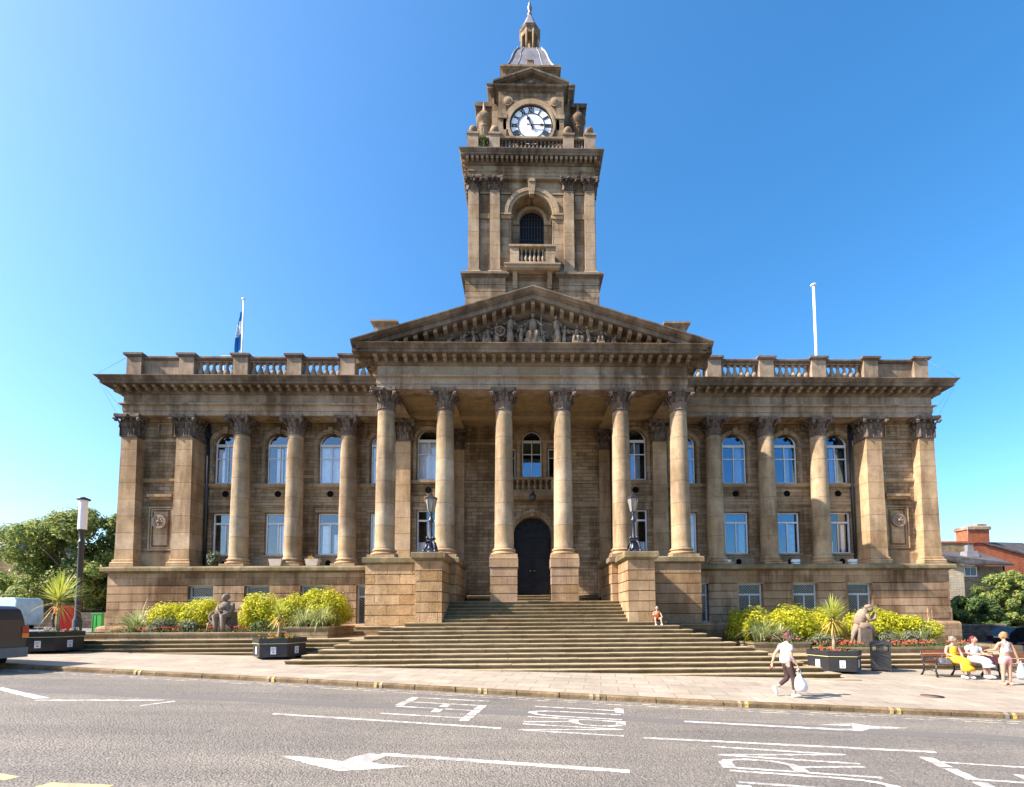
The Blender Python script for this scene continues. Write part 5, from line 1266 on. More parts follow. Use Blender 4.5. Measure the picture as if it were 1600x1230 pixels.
# pale blue van seen behind the palm
M['paleb'] = plain('pale_blue_paint', (.42,.60,.68), .4, .5, var=.2, scale=2)
M['carglass'] = plain('car_glass', (.012,.014,.016), .06, .8)
M['tyre'] = plain('tyre', (.02,.02,.02), .8, .2)
M['rim'] = plain('wheel_rim', (.4,.4,.42), .3, .6, .7)
def wheel(parent, x, y, z, r, w=.22, side=-1):
    mb = MB(); q = MB(); q.lathe([(r*.62,-w/2),(r*.93,-w/2),(r,-w/2+.03),(r,w/2-.03),(r*.93,w/2),(r*.62,w/2)], seg=24, caps=False)
    mb.v = [(a, c, b) for a, b, c in q.v]; mb.f = q.f; mb.sm = q.sm; o = mb.build('wheel', 'tyre', parent, (x, y, z))
    q = MB(); q.lathe([(.04,.0),(r*.2,.01),(r*.25,-.03),(r*.6,-.02),(r*.64,.03),(r*.64,-.1)], seg=20, caps=True); m2 = MB(); m2.v = [(a, side*(c+w*.35), b) for a, b, c in q.v]; m2.f = q.f; m2.sm = q.sm
    m2.build('rim', 'rim', o); return o
def vehicle(name, x, y, rz, L_, W_, H_, prof, glass, mat, lab, cat, wr=.33, wx=(.18,.8), lights='red'):
    """prof: side outline [(x, z)] along the length from the rear (x=0)"""
    root = empty(name, (x, y, gz(x, y)-.12), rz, lab, cat)
    n = len(prof); vs = []; 
    for t, ins in ((-1, 0), (1, 0)):
        for px, pz in prof:
            k = 1 if pz < H_*.55 else 1-.13*(pz-H_*.55)/(H_*.45); vs.append((px, t*W_/2*k, pz))
    fs = [tuple(range(n)), tuple(range(2*n-1, n-1, -1))]+[(i, i+n, (i+1)%n+n, (i+1)%n) for i in range(n)]
    b = MB(); b.add(vs, fs); o = b.build('body', mat, root); md = o.modifiers.new('bevel', 'BEVEL'); md.width = .06; md.segments = 3; md.limit_method = 'ANGLE'; md.angle_limit = R(25)
    for gl in glass:
        for t in (-1, 1):
            g = MB(); P = []
            for px, pz in gl:
                k = 1-.13*(pz-H_*.55)/(H_*.45) if pz > H_*.55 else 1; P.append((px, t*(W_/2*k+.006), pz))
            g.add(P+[(a, c-t*.02, d) for a, c, d in P], [tuple(range(len(P))), tuple(range(2*len(P)-1, len(P)-1, -1))]+[(i, (i+1)%len(P), (i+1)%len(P)+len(P), i+len(P)) for i in range(len(P))]); g.build('side_window', 'carglass', root)
    for fx in wx:
        for t in (-1, 1): wheel(root, L_*fx, t*(W_/2-.12), wr, wr, .22, t)
    return root
v = vehicle('panel_van', -31.9, 31.2, math.pi, 5.2, 1.9, 2.1, [(0,.35),(0,1.9),(.15,2.1),(3.6,2.1),(4.2,1.35),(5.1,1.1),(5.2,.35)], [[(3.0,1.3),(3.0,1.9),(3.5,1.9),(3.95,1.3)]], 'paleb', 'pale blue van parked at the left edge behind the palm', 'van')
# parked black car at the right
M['blackp'] = plain('black_car_paint', (.012,.012,.02), .15, .7, var=.05)
v = vehicle('parked_car', 35.2, 34.8, 0, 4.3, 1.75, 1.42, [(0,.3),(-.02,.75),(.1,.95),(.75,1.38),(1.2,1.42),(2.3,1.4),(3.0,.98),(4.1,.82),(4.3,.6),(4.3,.3)], [[(.55,.98),(.95,1.32),(2.2,1.34),(2.8,.98)]], 'blackp', 'black hatchback parked by the grey stone wall at the right', 'car')
mb = MB(); mb.box(-.05,.0,-.7,-.5,.7,.85); mb.box(-.05,.0,.5,.7,.7,.85); mb.build('tail_light', plain('red_lens', (.35,.02,.02), .2, .6), v); mb = MB(); mb.box(-.045,-.02,-.26,.26,.6,.7); mb.build('number_plate', plain('plate', (.6,.5,.2), .5, .4), v)
# dark grey van at the left edge
M['greyp'] = plain('dark_grey_van_paint', (.035,.033,.035), .22, .6, .1, var=.08, scale=1)
M['sill'] = plain('grey_plastic', (.17,.165,.16), .55, .4, var=.1)
VX, VY = -15.75, 14.25
v = vehicle('parked_van', VX, VY, math.pi-.19, 5.1, 1.9, 1.95, [(0,.42),(-.03,.9),(.0,1.5),(.1,1.82),(.3,1.93),(1.2,1.96),(3.3,1.95),(3.9,1.4),(4.9,1.05),(5.1,.7),(5.1,.42)], [[(.25,1.12),(.3,1.7),(1.5,1.75),(1.5,1.12)],[(1.6,1.12),(1.6,1.75),(3.1,1.75),(3.6,1.12)]], 'greyp', 'dark grey van cut off by the left edge of the photo', 'van', .34, (.2,.79))
mb = MB(); mb.box(-.04,5.12,-.97,-.93,.36,.62); mb.box(-.04,5.12,.93,.97,.36,.62); mb.box(-.1,.02,-.93,.93,.36,.66); mb.build('bumper', 'sill', v)
lens = plain('amber_lens', (.8,.25,.04), .2, .6); rl = plain('red_lens', (.45,.03,.02), .2, .6)
for t in (-1, 1):
    a, b_ = sorted((t*.8, t*.965)); mb = MB(); mb.box(-.045,.07,a,b_,1.08,1.3); o = mb.build('tail_light', rl, v); mb = MB(); mb.box(-.048,.075,a-.002,b_+.002,.95,1.08); mb.build('indicator', lens, o)
M['seam'] = plain('panel_gap', (.006,.006,.006), .6, .2)
mb = MB()
for t in (-1, 1):
    a, b_ = sorted((t*.945, t*.954))
    for x_ in (.42, 1.58, 2.95): mb.box(x_, x_+.014, a, b_, .5, 1.06)
    mb.box(.42, 4.6, a, b_, .62, .70); mb.box(.42, 3.2, a, b_, 1.02, 1.032)
mb.build('panel_gap', 'seam', v)
mb = MB(); mb.box(.3,4.8,-.99,-.93,.36,.5); mb.box(.3,4.8,.93,.99,.36,.5); mb.build('sill', 'sill', v)
mb = MB(); mb.box(.8,.95,.955,.975,.98,1.02); mb.box(.8,.95,-.975,-.955,.98,1.02); mb.build('door_handle', 'rim', v)

# ------------------------------------------------------------------ street furniture
def lampost(x, y, z, lab):
    root = empty('street_lamp', (x, y, z), 0, lab, 'lamp post')
    mb = MB(); mb.lathe([(.2,0),(.2,.9),(.16,1.0),(.13,1.1),(.125,4.9),(.16,5.0),(.16,5.08),(.115,5.12),(.115,5.6),(.2,5.66),(.2,5.72)], seg=20); mb.build('pole', 'iron', root)
    mb = MB(); mb.lathe([(.19,5.72),(.19,7.3)], seg=24); mb.build('lamp_shade', plain('opal_lamp', (.75,.72,.74), .4, .4, var=.03), root)
    mb = MB(); mb.lathe([(.2,7.3),(.29,7.32),(.29,7.38),(.1,7.46),(.02,7.5)], seg=24); mb.build('cap', 'iron', root)
lampost(-23.6, 25.5, gz(-23.2, 25.5), 'tall black street lamp with a white cylinder head left of the town hall')
def lantern(x, lab):
    root = empty('lantern_lamp', (x, 19.5, 2.55), 0, lab, 'lantern', 'lamps on the stair piers')
    mb = MB(); mb.lathe([(.24,0),(.24,.1),(.2,.14),(.16,.2),(.13,.3),(.09,.42),(.085,.55),(.1,.6),(.075,.66),(.065,1.0),(.06,1.3),(.11,1.36),(.12,1.42),(.07,1.48),(.06,1.66),(.09,1.7),(.05,1.74)], seg=14)
    for i in range(4):
        a = math.pi/4+i*math.pi/2; c, s = math.cos(a), math.sin(a)
        mb.tube([(c*.1,s*.1,.5),(c*.22,s*.22,.48),(c*.27,s*.27,.3),(c*.3,s*.3,.12),(c*.36,s*.36,.1)], [.045,.05,.055,.06,.05], 8); mb.ball(c*.17, s*.17, .66, .06); mb.ball(c*.33, s*.33, .09, .08)
    mb.build('pole', M['ironb'], root)
    mb = MB(); mb.lathe([(.13,1.76),(.235,2.3)], seg=6, smooth=False, caps=True); sh = mb.build('lamp_shade', M['opalg'], root)
    mb = MB()
    for i in range(6): a = i*math.pi/3; c, s = math.cos(a), math.sin(a); mb.tube([(c*.135,s*.135,1.75),(c*.24,s*.24,2.31)], .012, 4)
    mb.lathe([(.25,2.3),(.27,2.31),(.26,2.35),(.12,2.44),(.06,2.47),(.07,2.5),(.02,2.58)], seg=6, smooth=False); mb.build('lamp_frame', 'iron', root)
M['ironb'] = plain('blue_black_iron', (.02,.023,.04), .4, .5, var=.3); M['opalg'] = plain('frosted_glass', (.22,.21,.19), .25, .5, var=.05)
lantern(XC-4.3, 'ornate blue-black lamp on the left stair pier'); lantern(XC+4.12, 'ornate blue-black lamp on the right stair pier')
hl = empty('hanging_lantern', (XC+.03, 25.0, 6.15), 0, 'small black lantern hanging over the dark doorway', 'lantern'); mb = MB(); mb.lathe([(.02,0),(.17,.03),(.17,.22),(.2,.25),(.08,.4),(.03,.5),(.02,.75)], seg=8, smooth=False); mb.build('lamp_body', 'iron', hl); mb = MB(); mb.tube([(0,0,.7),(0,0,4.6)], .008, 5); mb.build('chain', 'iron', hl)
mb = MB(); mb.lathe([(.5,.12),(.52,.2),(.54,1.4),(.58,1.45),(.58,1.52),(.5,1.55)], seg=24)
rd = empty('red_hopper', (-26.15, 27.6, gz(-26.0,27.6)), 0, 'bright red metal container with a rolled rim behind the palm', 'container'); mb.build('bin_body', plain('red_paint', (.55,.02,.015), .3, .5, var=.06), rd); mb = MB(); mb.box(-.45,-.35,-.2,.2,0,.14); mb.box(.35,.45,-.2,.2,0,.14); mb.build('foot', 'iron', rd)
gb = empty('utility_cabinet', (-23.1, 26.2, gz(-23.4,26.2)), 0, 'bright green utility cabinet at the left corner of the town hall', 'cabinet'); mb = MB(); mb.box(-.24,.24,-.15,.15,0,1.2); mb.box(-.27,.27,-.17,.17,1.2,1.25); mb.build('cabinet_box', plain('green_paint', (.05,.36,.06), .4, .5, var=.06), gb); mb = MB(); mb.box(-.02,.0,-.16,-.15,.05,1.15); mb.box(-.2,-.18,-.16,-.15,.08,1.15); mb.build('door_seam', 'iron', gb)
for x, y, lab in ((-25.6,26.3,'black bollard under the palm left of the red container'),):
    b_ = MB(); b_.lathe([(.11,0),(.11,.12),(.07,.16),(.065,.8),(.1,.84),(.1,.9),(.07,.95),(.05,1.05),(.09,1.1),(.06,1.18),(.01,1.2)], seg=14); tag(b_.build('bollard', 'iron', None, (x, y, gz(x, y))), lab, 'bollard')
# litter bin
lbn = empty('litter_bin', (13.1, 17.35, gz(13.1,17.35)), -.6, 'black square litter bin with open slots under its lid', 'litter bin')
mb = MB(); mb.box(-.38,.38,-.38,.38,.06,.72); 
for sx, sy in sq(.35): mb.box(sx-.035, sx+.035, sy-.035, sy+.035, .0, 1.0)
mb.box(-.13,.13,-.36,-.3,.72,.95); mb.box(-.13,.13,.3,.36,.72,.95); mb.box(-.36,-.3,-.13,.13,.72,.95); mb.box(.3,.36,-.13,.13,.72,.95); mb.build('bin_body', 'planter', lbn)
mb = MB(); mb.rect(-.39,.39,-.39,.39,[(0,.95),(.02,.97),(.02,1.02),(-.02,1.05),(-.15,1.09)],True); mb.build('lid', 'ironb', lbn); lbn.scale = (.78, .78, 1)
mb = MB(); mb.box(-.3,.3,-.387,-.38,.14,.16); 
for i in range(7): mb.box(-.26+.085*i,-.25+.085*i,-.387,-.38,.2,.66)
mb.build('panel', 'ironb', lbn)
# benches
M['wood'] = plain('brown_bench_wood', (.22,.085,.045), .5, .3, var=.3, scale=9)
def bench(x, y, rz, Lh, lab):
    root = empty('park_bench', (x, y, gz(x, y)), rz, lab, 'bench', 'park benches on the pavement')
    s = MB(); 
    for i in range(4): s.box(-Lh, Lh, -.24+.13*i, -.13+.13*i, .43, .46)
    s.build('seat', 'wood', root); s = MB()
    for i, z in enumerate((.56,.68,.8)): s.box(-Lh, Lh, .26+.04*i, .285+.04*i, z, z+.09)
    s.build('backrest', 'wood', root)
    for q in (-1, -.0, 1):
        px = q*(Lh-.02)
        m_ = MB(); m_.tube([(px,-.28,0),(px,-.22,.25),(px,-.25,.45)], [.035,.025,.03], 6); m_.tube([(px,.38,0),(px,.26,.2),(px,.24,.45),(px,.33,.72),(px,.38,.92)], [.04,.03,.03,.025,.03], 6)
        m_.tube([(px,-.25,.44),(px,.25,.44)], .022, 6); m_.tube([(px,-.24,.2),(px,0,.26),(px,.26,.2)], .018, 6)
        m_.build('leg', 'iron', root)
        if q:
            m_ = MB(); m_.tube([(px,-.25,.44),(px,-.29,.58),(px,-.2,.67),(px,.1,.66),(px,.31,.64)], [.022,.025,.03,.025,.02], 6)
            for k in range(5): ring(m_, 0, 0, .03, .05, 0, .02) if False else m_.tube([(px,-.18+.09*k,.45),(px,-.14+.09*k,.55),(px,-.18+.09*k,.65)], .01, 5)
            m_.build('armrest', 'iron', root)
    return root
bench(14.95, 16.1, .02, 1.12, 'brown slatted park bench with the two seated women'); bench(17.7, 16.0, .02, 1.1, 'brown slatted park bench at the right edge behind the standing woman')

# statues
def seated_woman():
    root = empty('stone_statue', (-13.1, 20.95, -.7), 0, 'dark carved stone figure seated at a spinning wheel in the left bed', 'statue', 'stone figures in the beds')
    mb = MB(); mb.frus(.1,.1,0,.95,.3,.26,.26,.2); mb.tube([(.1,.05,.75),(.08,0,1.0),(.06,0,1.25),(.05,0,1.4)], [.27,.24,.28,.1], 14); mb.ball(.02,-.03,1.55,.13,.15,.17,14,10); mb.ball(.02,.04,1.6,.16,.16,.14,12,8)
    for q in (-1, 1): mb.tube([(.06+q*.24,0,1.27),(.06+q*.3,-.05,1.05),(.06+q*.26,-.18,.9),(.06+q*.06,-.3,.95)], [.12,.11,.09,.06], 10); mb.tube([(.1+q*.14,-.1,.8),(.1+q*.16,-.5,.75),(.1+q*.16,-.5,.1)], [.17,.15,.1], 10)
    mb.ball(.05,-.25,1.12,.14,.1,.1); mb.build('figure', 'statue', root)
    mb = MB(); ring(mb, -.12, .72, .22, .28, -.48, -.42, 0, 2*math.pi, 24)
    for i in range(6): a = i*math.pi/3; mb.tube([(-.12,-.45,.72),(-.12+.24*math.cos(a),-.45,.72+.24*math.sin(a))], .02, 5)
    for p, q in (((-.42,-.42,0),(-.4,-.42,.45)),((-.12,-.46,0),(-.1,-.45,.45)),((.12,-.46,0),(.04,-.46,.4)),((-.48,-.46,.0),(-.36,-.46,.5)),((-.48,-.44,.42),(.1,-.44,.42))): mb.tube([p, q], .03, 6)
    mb.build('spinning_wheel', 'statue2', root); mb = MB(); mb.box(-.5,.42,-.5,.38,-.1,.06); mb.build('base', 'statue', root)
seated_woman()
root = empty('stone_statue', (14.95, 20.7, -1.42), 0, 'pale carved figure crouching on a block shading its eyes in the right bed', 'statue', 'stone figures in the beds')
mb = MB(); mb.box(-.4,.25,-.28,.3,0,.82); mb.box(.3,.42,-.2,.2,0,.7); mb.build('base', 'statue', root)
mb = MB(); mb.tube([(-.3,0,.95),(-.18,0,1.25),(.02,-.02,1.5),(.2,-.03,1.62)], [.26,.29,.25,.1], 14); mb.ball(.36,-.03,1.68,.17,.15,.17,14,10); mb.ball(.3,-.0,1.78,.2,.17,.11,12,8); mb.poly([(.35,1.74),(.66,1.78),(.66,1.84),(.35,1.86)], (-.14,.1))
mb.tube([(.02,-.22,1.45),(.12,-.28,1.15),(.45,-.25,1.2),(.58,-.16,1.42)], [.1,.09,.075,.05], 10); mb.tube([(.02,.2,1.45),(.16,.24,1.2),(.5,.1,1.22),(.62,.02,1.5)], [.1,.09,.075,.05], 10); mb.ball(.62,-.08,1.5,.08)
mb.tube([(-.35,-.1,.95),(.1,-.16,.92),(.38,-.14,.78),(.4,-.14,.5)], [.2,.17,.12,.09], 10); mb.tube([(-.35,.1,.95),(.1,.18,.95),(.45,.15,.8)], [.2,.17,.12], 10)
mb.tube([(-.3,0,1.0),(-.55,0,.6),(-.7,0,.15)], [.2,.13,.05], 10); mb.build('figure', 'statue2', root); root.scale = (.82, .82, .97)

# ---- on the town hall: flagpoles, flag, ledge pots, floodlights, netting wires
def flagpole(x, y, z0, z1, lab, r=.055):
    root = empty('flagpole', (x, y, z0), 0, lab, 'flagpole'); mb = MB(); mb.tube([(0,0,0),(0,0,z1-z0)], [r, r*.7], 10); mb.lathe([(r*1.6,z1-z0),(r*1.8,z1-z0+.05),(.01,z1-z0+.12)], seg=10); mb.build('pole', 'wht', root); mb = MB(); mb.box(-.16,.16,-.16,.16,0,.25); mb.box(-.3,-.1,-.1,.1,0,.5); mb.build('base', 'wht', root); return root
flagpole(-15.8, 26, 12.1, 17.9, 'white flagpole carrying the drooping flag on the left wing roof'); flagpole(16.8, 26, 12.1, 19.0, 'bare white flagpole on the right wing roof', .09)
fl = MB(); nu, nv = 6, 16
def fp(u, v): return (-.02-.24*u*(.5+.9*v), .1*math.sin(u*9+v*3)*u, 17.3-v*2.3-.3*u)
M['flagb'] = plain('flag_blue', (.03,.17,.45), .8, .1); M['flagw'] = plain('flag_white', (.6,.66,.72), .8, .1)
fr = empty('flag', (-15.86, 26, 17.3), 0, 'limp blue and white flag hanging on the left flagpole', 'flag')
for name_, mt, v0, v1 in (('flag_field', 'flagb', 0, .25), ('stripe', 'flagw', .25, .6), ('flag_field', 'flagb', .6, 1.0)):
    fl = MB(0, 0, -17.3)
    for t_ in (0,):
        pts_ = [[fp(i/nu, v0+(v1-v0)*j/nv) for i in range(nu+1)] for j in range(nv+1)]
        fl.add([p for r_ in pts_ for p in r_], [(j*(nu+1)+i, j*(nu+1)+i+1, (j+1)*(nu+1)+i+1, (j+1)*(nu+1)+i) for j in range(nv) for i in range(nu)], True)
    o = fl.build(name_, mt, fr, recalc=False); md = o.modifiers.new('thickness', 'SOLIDIFY'); md.thickness = .01
rf = empty('roof_railing', (-15.8, 25.6, 12.1), 0, 'thin metal guard rail round the foot of the left flagpole', 'railing'); mb = MB()
for x in (-1.0, -.85, .7, 1.3): mb.tube([(x,.2,0),(x,.2,2.4)], .025, 5)
for z in (2.1, 2.4): mb.tube([(-1.0,.2,z),(.7,.2,z)], .02, 5); mb.tube([(.7,.2,z),(1.3,1.2,z)], .02, 5); mb.tube([(-1,.2,z),(-.85,1.2,z)], .02, 5)
mb.build('rail', 'mesh', rf)
M['terra'] = plain('pale_trough', (.52,.44,.36), .8, .2, var=.1)
for x, lab, pl in ((-12.9+XC, 'pale empty trough on the ledge between the second and third wing columns from the left', 0), (-9.9-1.55+XC+.35, 'pale trough with a small dry plant on the ledge', 1)):
    tr = empty('ledge_trough', (x, 23.95, 2.56), 0, lab, 'trough'); mb = MB(); mb.frus(0,0,0,.34,.26,.15,.33,.19); mb.build('trough_box', 'terra', tr)
    if pl: o = lily(0, 0, 0, .25, 40, 'small dry brown plant in the pale ledge trough', 99, 'plants on the ledge', 'cordy', 'trough_plant', .03); o.location = (x-.1, 23.95, 2.85)
for x in (8.9+XC, 12.9+XC*0, 15.9):
    mb = MB(); mb.box(-.16,.16,-.1,.1,0,.08); mb.box(-.2,.2,-.06,.1,.12,.26); mb.box(-.03,.03,-.02,.02,.05,.14); tag(mb.build('floodlight', 'label', None, (x+1.1, 24.1, 2.56)), {8.9+XC:'small white floodlight on the right ledge nearest the portico', 12.9:'small white floodlight on the right ledge, middle one', 15.9:'small white floodlight on the right ledge nearest the end pavilion'}[x], 'floodlight', 'floodlights on the ledge')
M['wireg'] = plain('grey_wire', (.12,.15,.2), .6, .3)
for s, lab in ((-1, 'thin netting wires strung from the left cornice corner'), (1, 'thin netting wires strung from the right cornice corner')):
    mb = MB(); tip = (s*21.65+(.38 if s > 0 else -.1), 23.3, 12.1)
    for p in ((s*20.9,24.1,13.4),(s*20.6,24.1,13.6),(s*20.95,24.05,10.7),(s*21.1,24.0,10.4)): mb.tube([tip, (p[0]+(.36 if s > 0 else -.1), p[1], p[2])], .0045, 4)
    o = mb.build('netting_wire', M['wireg'], None, (XC, 0, 0)); tag(o, lab, 'wires')
# ------------------------------------------------------------------ people
M['skin'] = plain('skin', (.40,.25,.18), .55, .3, var=.1, scale=12); M['skin2'] = plain('sunburnt_skin', (.42,.235,.17), .55, .3, var=.1, scale=12)
M['tee'] = plain('white_tshirt', (.58,.58,.63), .9, .1, var=.15, scale=14); M['legging'] = plain('dark_trousers', (.055,.035,.035), .85, .15); M['trainer'] = plain('white_trainer', (.6,.6,.6), .6, .3)
M['hairb'] = plain('brown_hair', (.10,.04,.025), .6, .3, var=.3, scale=40); M['hairw'] = plain('blonde_hair', (.27,.165,.065), .6, .3, var=.25, scale=40); M['hairg'] = plain('grey_hair', (.2,.18,.155), .6, .3, var=.2, scale=40); M['hairr'] = plain('red_hair', (.13,.02,.02), .6, .3, var=.3, scale=40)
M['yellow'] = plain('yellow_dress', (.68,.38,.03), .9, .1, var=.3, scale=10); M['orng'] = plain('orange_top', (.85,.16,.03), .9, .1, var=.1); M['pinkc'] = plain('pink_shorts', (.60,.30,.28), .9, .1, var=.3, scale=18); M['print'] = plain('pale_print_top', (.52,.50,.56), .9, .1, var=.5, scale=26); M['plastic'] = plain('white_carrier_bag', (.66,.63,.66), .35, .4, var=.12, scale=12); M['bluebag'] = plain('pale_blue_bag', (.38,.46,.52), .35, .4, var=.3, scale=14); M['shadec'] = plain('violet_cloth', (.22,.15,.24), .9, .1)
def skin(name, chains, mat, parent, sub=2):
    """one continuous surface grown over a skeleton of (point, radius) chains that share joints"""
    V, E_, Rr, idx = [], [], [], {}
    for ch in chains:
        prev = None
        for p, r in ch:
            k = tuple(round(c, 3) for c in p)
            if k not in idx: idx[k] = len(V); V.append(p); Rr.append(r if isinstance(r, tuple) else (r, r))
            if prev is not None and prev != idx[k]: E_.append((prev, idx[k]))
            prev = idx[k]
    me = bpy.data.meshes.new(name+'_skeleton'); me.from_pydata(V, E_, []); o = bpy.data.objects.new(name+'_skeleton', me); COL.objects.link(o)
    md = o.modifiers.new('skin', 'SKIN'); md.use_smooth_shade = True; md.branch_smoothing = .6
    for i, d in enumerate(o.data.skin_vertices[0].data): d.radius = Rr[i]; d.use_root = (i == 0)
    s = o.modifiers.new('sub', 'SUBSURF'); s.levels = sub; s.render_levels = sub
    dg = bpy.context.evaluated_depsgraph_get(); me2 = bpy.data.meshes.new_from_object(o.evaluated_get(dg)); me2.name = name
    bpy.data.objects.remove(o); bpy.data.meshes.remove(me); me2.materials.clear(); me2.materials.append(M[mat])
    for p in me2.polygons: p.use_smooth = True
    r = bpy.data.objects.new(name, me2); COL.objects.link(r); r.parent = parent; return r
def joinmesh(dst, src):
    import bmesh
    bm = bmesh.new(); bm.from_mesh(dst.data); bm.from_mesh(src.data); bm.to_mesh(dst.data); bm.free(); bpy.data.objects.remove(src)
def V3(*a): return Vector(a)
def handchains(w, d, curl=.5, up=None, s=1):
    """palm and five unequal fingers from wrist w along direction d"""
    d = Vector(d).normalized(); a = Vector(up or (0,1,0)); side = d.cross(a).normalized(); a = side.cross(d).normalized(); w = Vector(w); pc = w+d*.05*s; out = [[(tuple(w), .022*s), (tuple(pc), (.034*s,.02*s)), (tuple(w+d*.085*s), (.036*s,.017*s))]]
    for i, (o, l) in enumerate(((-.028,.062),(-.009,.072),(.010,.068),(.028,.052))):
        b = w+d*.085*s+side*o*s; m1 = b+d*l*.5*s-a*curl*.02*s; m2 = b+d*l*(1-curl*.35)*s-a*curl*.05*s
        out.append([(tuple(w+d*.06*s+side*o*.8*s), .010*s), (tuple(b), .0095*s), (tuple(m1), .009*s), (tuple(m2), .0075*s)])
    t0 = w+d*.03*s-side*.025*s; out.append([(tuple(t0), .011*s), (tuple(t0+d*.025*s-side*.022*s-a*.008*s), .010*s), (tuple(t0+d*.055*s-side*.026*s-a*.02*s), .0085*s)])
    return out
def head(mb, c, fwd, s=1.0):
    """face with nose, eyes, mouth, ears on a shaped skull; fwd is a horizontal unit vector"""
    f = Vector((fwd[0], fwd[1], 0)).normalized(); r = Vector((-f.y, f.x, 0)); n0 = len(mb.v)
    mb.ball(0, 0, 0, .078*s, .095*s, .118*s, 18, 14)
    for i in range(n0, len(mb.v)):      # jaw narrows, face flattens
        x, y, z = mb.v[i]
        if z < 0: k = 1+z/(.118*s)*.32; x *= k; y = y*(1+z/(.118*s)*.12)-(.008*s*(-z/(.118*s)))
        mb.v[i] = (x, y, z)
    mb.tube([(0,-.086*s,.028*s),(0,-.103*s,-.008*s),(0,-.112*s,-.022*s),(0,-.094*s,-.03*s)], [.009*s,.013*s,.016*s,.008*s], 8)
    mb.tube([(-.024*s,-.084*s,-.055*s),(0,-.094*s,-.056*s),(.024*s,-.084*s,-.055*s)], [.005*s,.009*s,.005*s], 6)
    for q in (-1, 1):
        mb.ball(q*.03*s, -.08*s, .008*s, .015*s, .011*s, .009*s, 8, 6); mb.tube([(q*.045*s,-.078*s,.026*s),(q*.028*s,-.088*s,.031*s),(q*.012*s,-.088*s,.027*s)], .006*s, 6); mb.ball(q*.079*s, .008*s, -.005*s, .012*s, .02*s, .03*s, 8, 6)
    for i in range(n0, len(mb.v)):
        x, y, z = mb.v[i]; p = r*(-x)+f*(-y); mb.v[i] = (c[0]+p.x, c[1]+p.y, c[2]+z)
def hair(parent, mat, c, fwd, s=1.0, kind='short'):
    f = Vector((fwd[0], fwd[1], 0)).normalized(); r = Vector((-f.y, f.x, 0)); mb = MB(); rg = random.Random(7)
    mb.ball(0, .018*s, .022*s, .089*s, .098*s, .112*s, 16, 12); mb.v = [(x, max(y, -.078*s+max(0, .06*s-z)*1.6), max(z, -.06*s)) for x, y, z in mb.v]
    if kind == 'bun': mb.ball(.0, .085*s, .115*s, .05*s, .05*s, .05*s, 12, 8)
    if kind == 'short':
        for i in range(26): a = rg.uniform(0, 3.14); mb.ball(.075*s*math.cos(a), .02*s+.07*s*math.sin(a), rg.uniform(-.04,.1)*s, .024*s)
    if kind == 'long': mb.ball(0, .07*s, -.05*s, .075*s, .045*s, .09*s, 12, 8)
    mb.v = [(c[0]-r.x*x-f.x*y, c[1]-r.y*x-f.y*y, c[2]+z) for x, y, z in mb.v]; return mb.build('hair', mat, parent)
def finish(body, heads, hands):
    mb = MB()
    for c, f, s in heads: head(mb, c, f, s)
    me = mb.build('tmp_head', 'skin', None); me.data.materials.clear(); joinmesh(body, me)
    for args in hands:
        for ch in handchains(*args):
            joinmesh(body, skin('tmp_hand', [ch], 'skin', None, 1))
    for p in body.data.polygons: p.use_smooth = True
def shoe(mb, heel, toe, w=.042, h=.05):
    H0, T0 = Vector(heel), Vector(toe); d = T0-H0; mb.tube([tuple(H0-d*.12), tuple(H0), tuple(H0+d*.45), tuple(H0+d*.85), tuple(T0+d*.05)], [h*.6, h, h*.95, h*.72, h*.35], 10)

# walking woman, heading right
p = empty('person', (6.62, 11.75, gz(6.62,11.75)+.0), 0, 'woman in white top and dark trousers walking right with a carrier bag', 'person')
hip, wst, chs, nck = (-.13,0,.86), (-.14,0,1.0), (-.13,0,1.22), (-.10,0,1.37)
hc = (-.06,0,1.50)
SHr, ELr, WRr = (-.12,-.16,1.29), (-.12,-.21,1.03), (.02,-.22,.80)
SHl, ELl, WLl = (-.14,.16,1.29), (-.30,.2,1.06), (-.38,.2,.83)
HLn, KLn, ALn = (-.12,-.085,.84), (.0,-.085,.46), (.0,-.085,.085)
HLf, KLf, ALf = (-.12,.085,.84), (-.06,.085,.45), (-.34,.085,.24)
body = skin('body', [[(hip,.12),(wst,.10),(chs,.115),(nck,.045),((-.075,0,1.44),.045)], [(chs,.115),(SHr,.05),(ELr,.038),(WRr,.026)], [(chs,.115),(SHl,.05),(ELl,.038),(WLl,.026)], [(hip,.12),(HLn,.095),(KLn,.055),(ALn,.036)], [(hip,.12),(HLf,.095),(KLf,.055),(ALf,.036)]], 'skin', p)
finish(body, [(hc, (1,0), 1.0)], [(WRr, (.15,0,-1), .9, (1,0,0)), (WLl, (-.1,0,-1), .8, (1,0,0))])
hair(p, 'hairb', hc, (1,0), 1.0, 'bun')
skin('tshirt', [[((-.13,0,.80),(.165,.15)),((-.13,0,.95),(.165,.15)),((-.12,0,1.15),(.155,.135)),((-.11,0,1.27),(.135,.12)),((-.105,0,1.36),.065)], [((-.11,0,1.27),.13),((-.12,-.155,1.29),.075),((-.12,-.2,1.13),.07)], [((-.11,0,1.27),.13),((-.14,.155,1.29),.075),((-.2,.2,1.15),.07)]], 'tee', p)
skin('trousers', [[((-.14,0,1.03),(.125,.12)),((-.14,0,.88),(.14,.135))], [((-.14,0,.88),.13),((-.11,-.085,.78),.105),((.0,-.085,.47),.07),((.0,-.085,.16),.048)], [((-.14,0,.88),.13),((-.11,.085,.78),.105),((-.06,.085,.46),.07),((-.29,.085,.28),.05)]], 'legging', p)
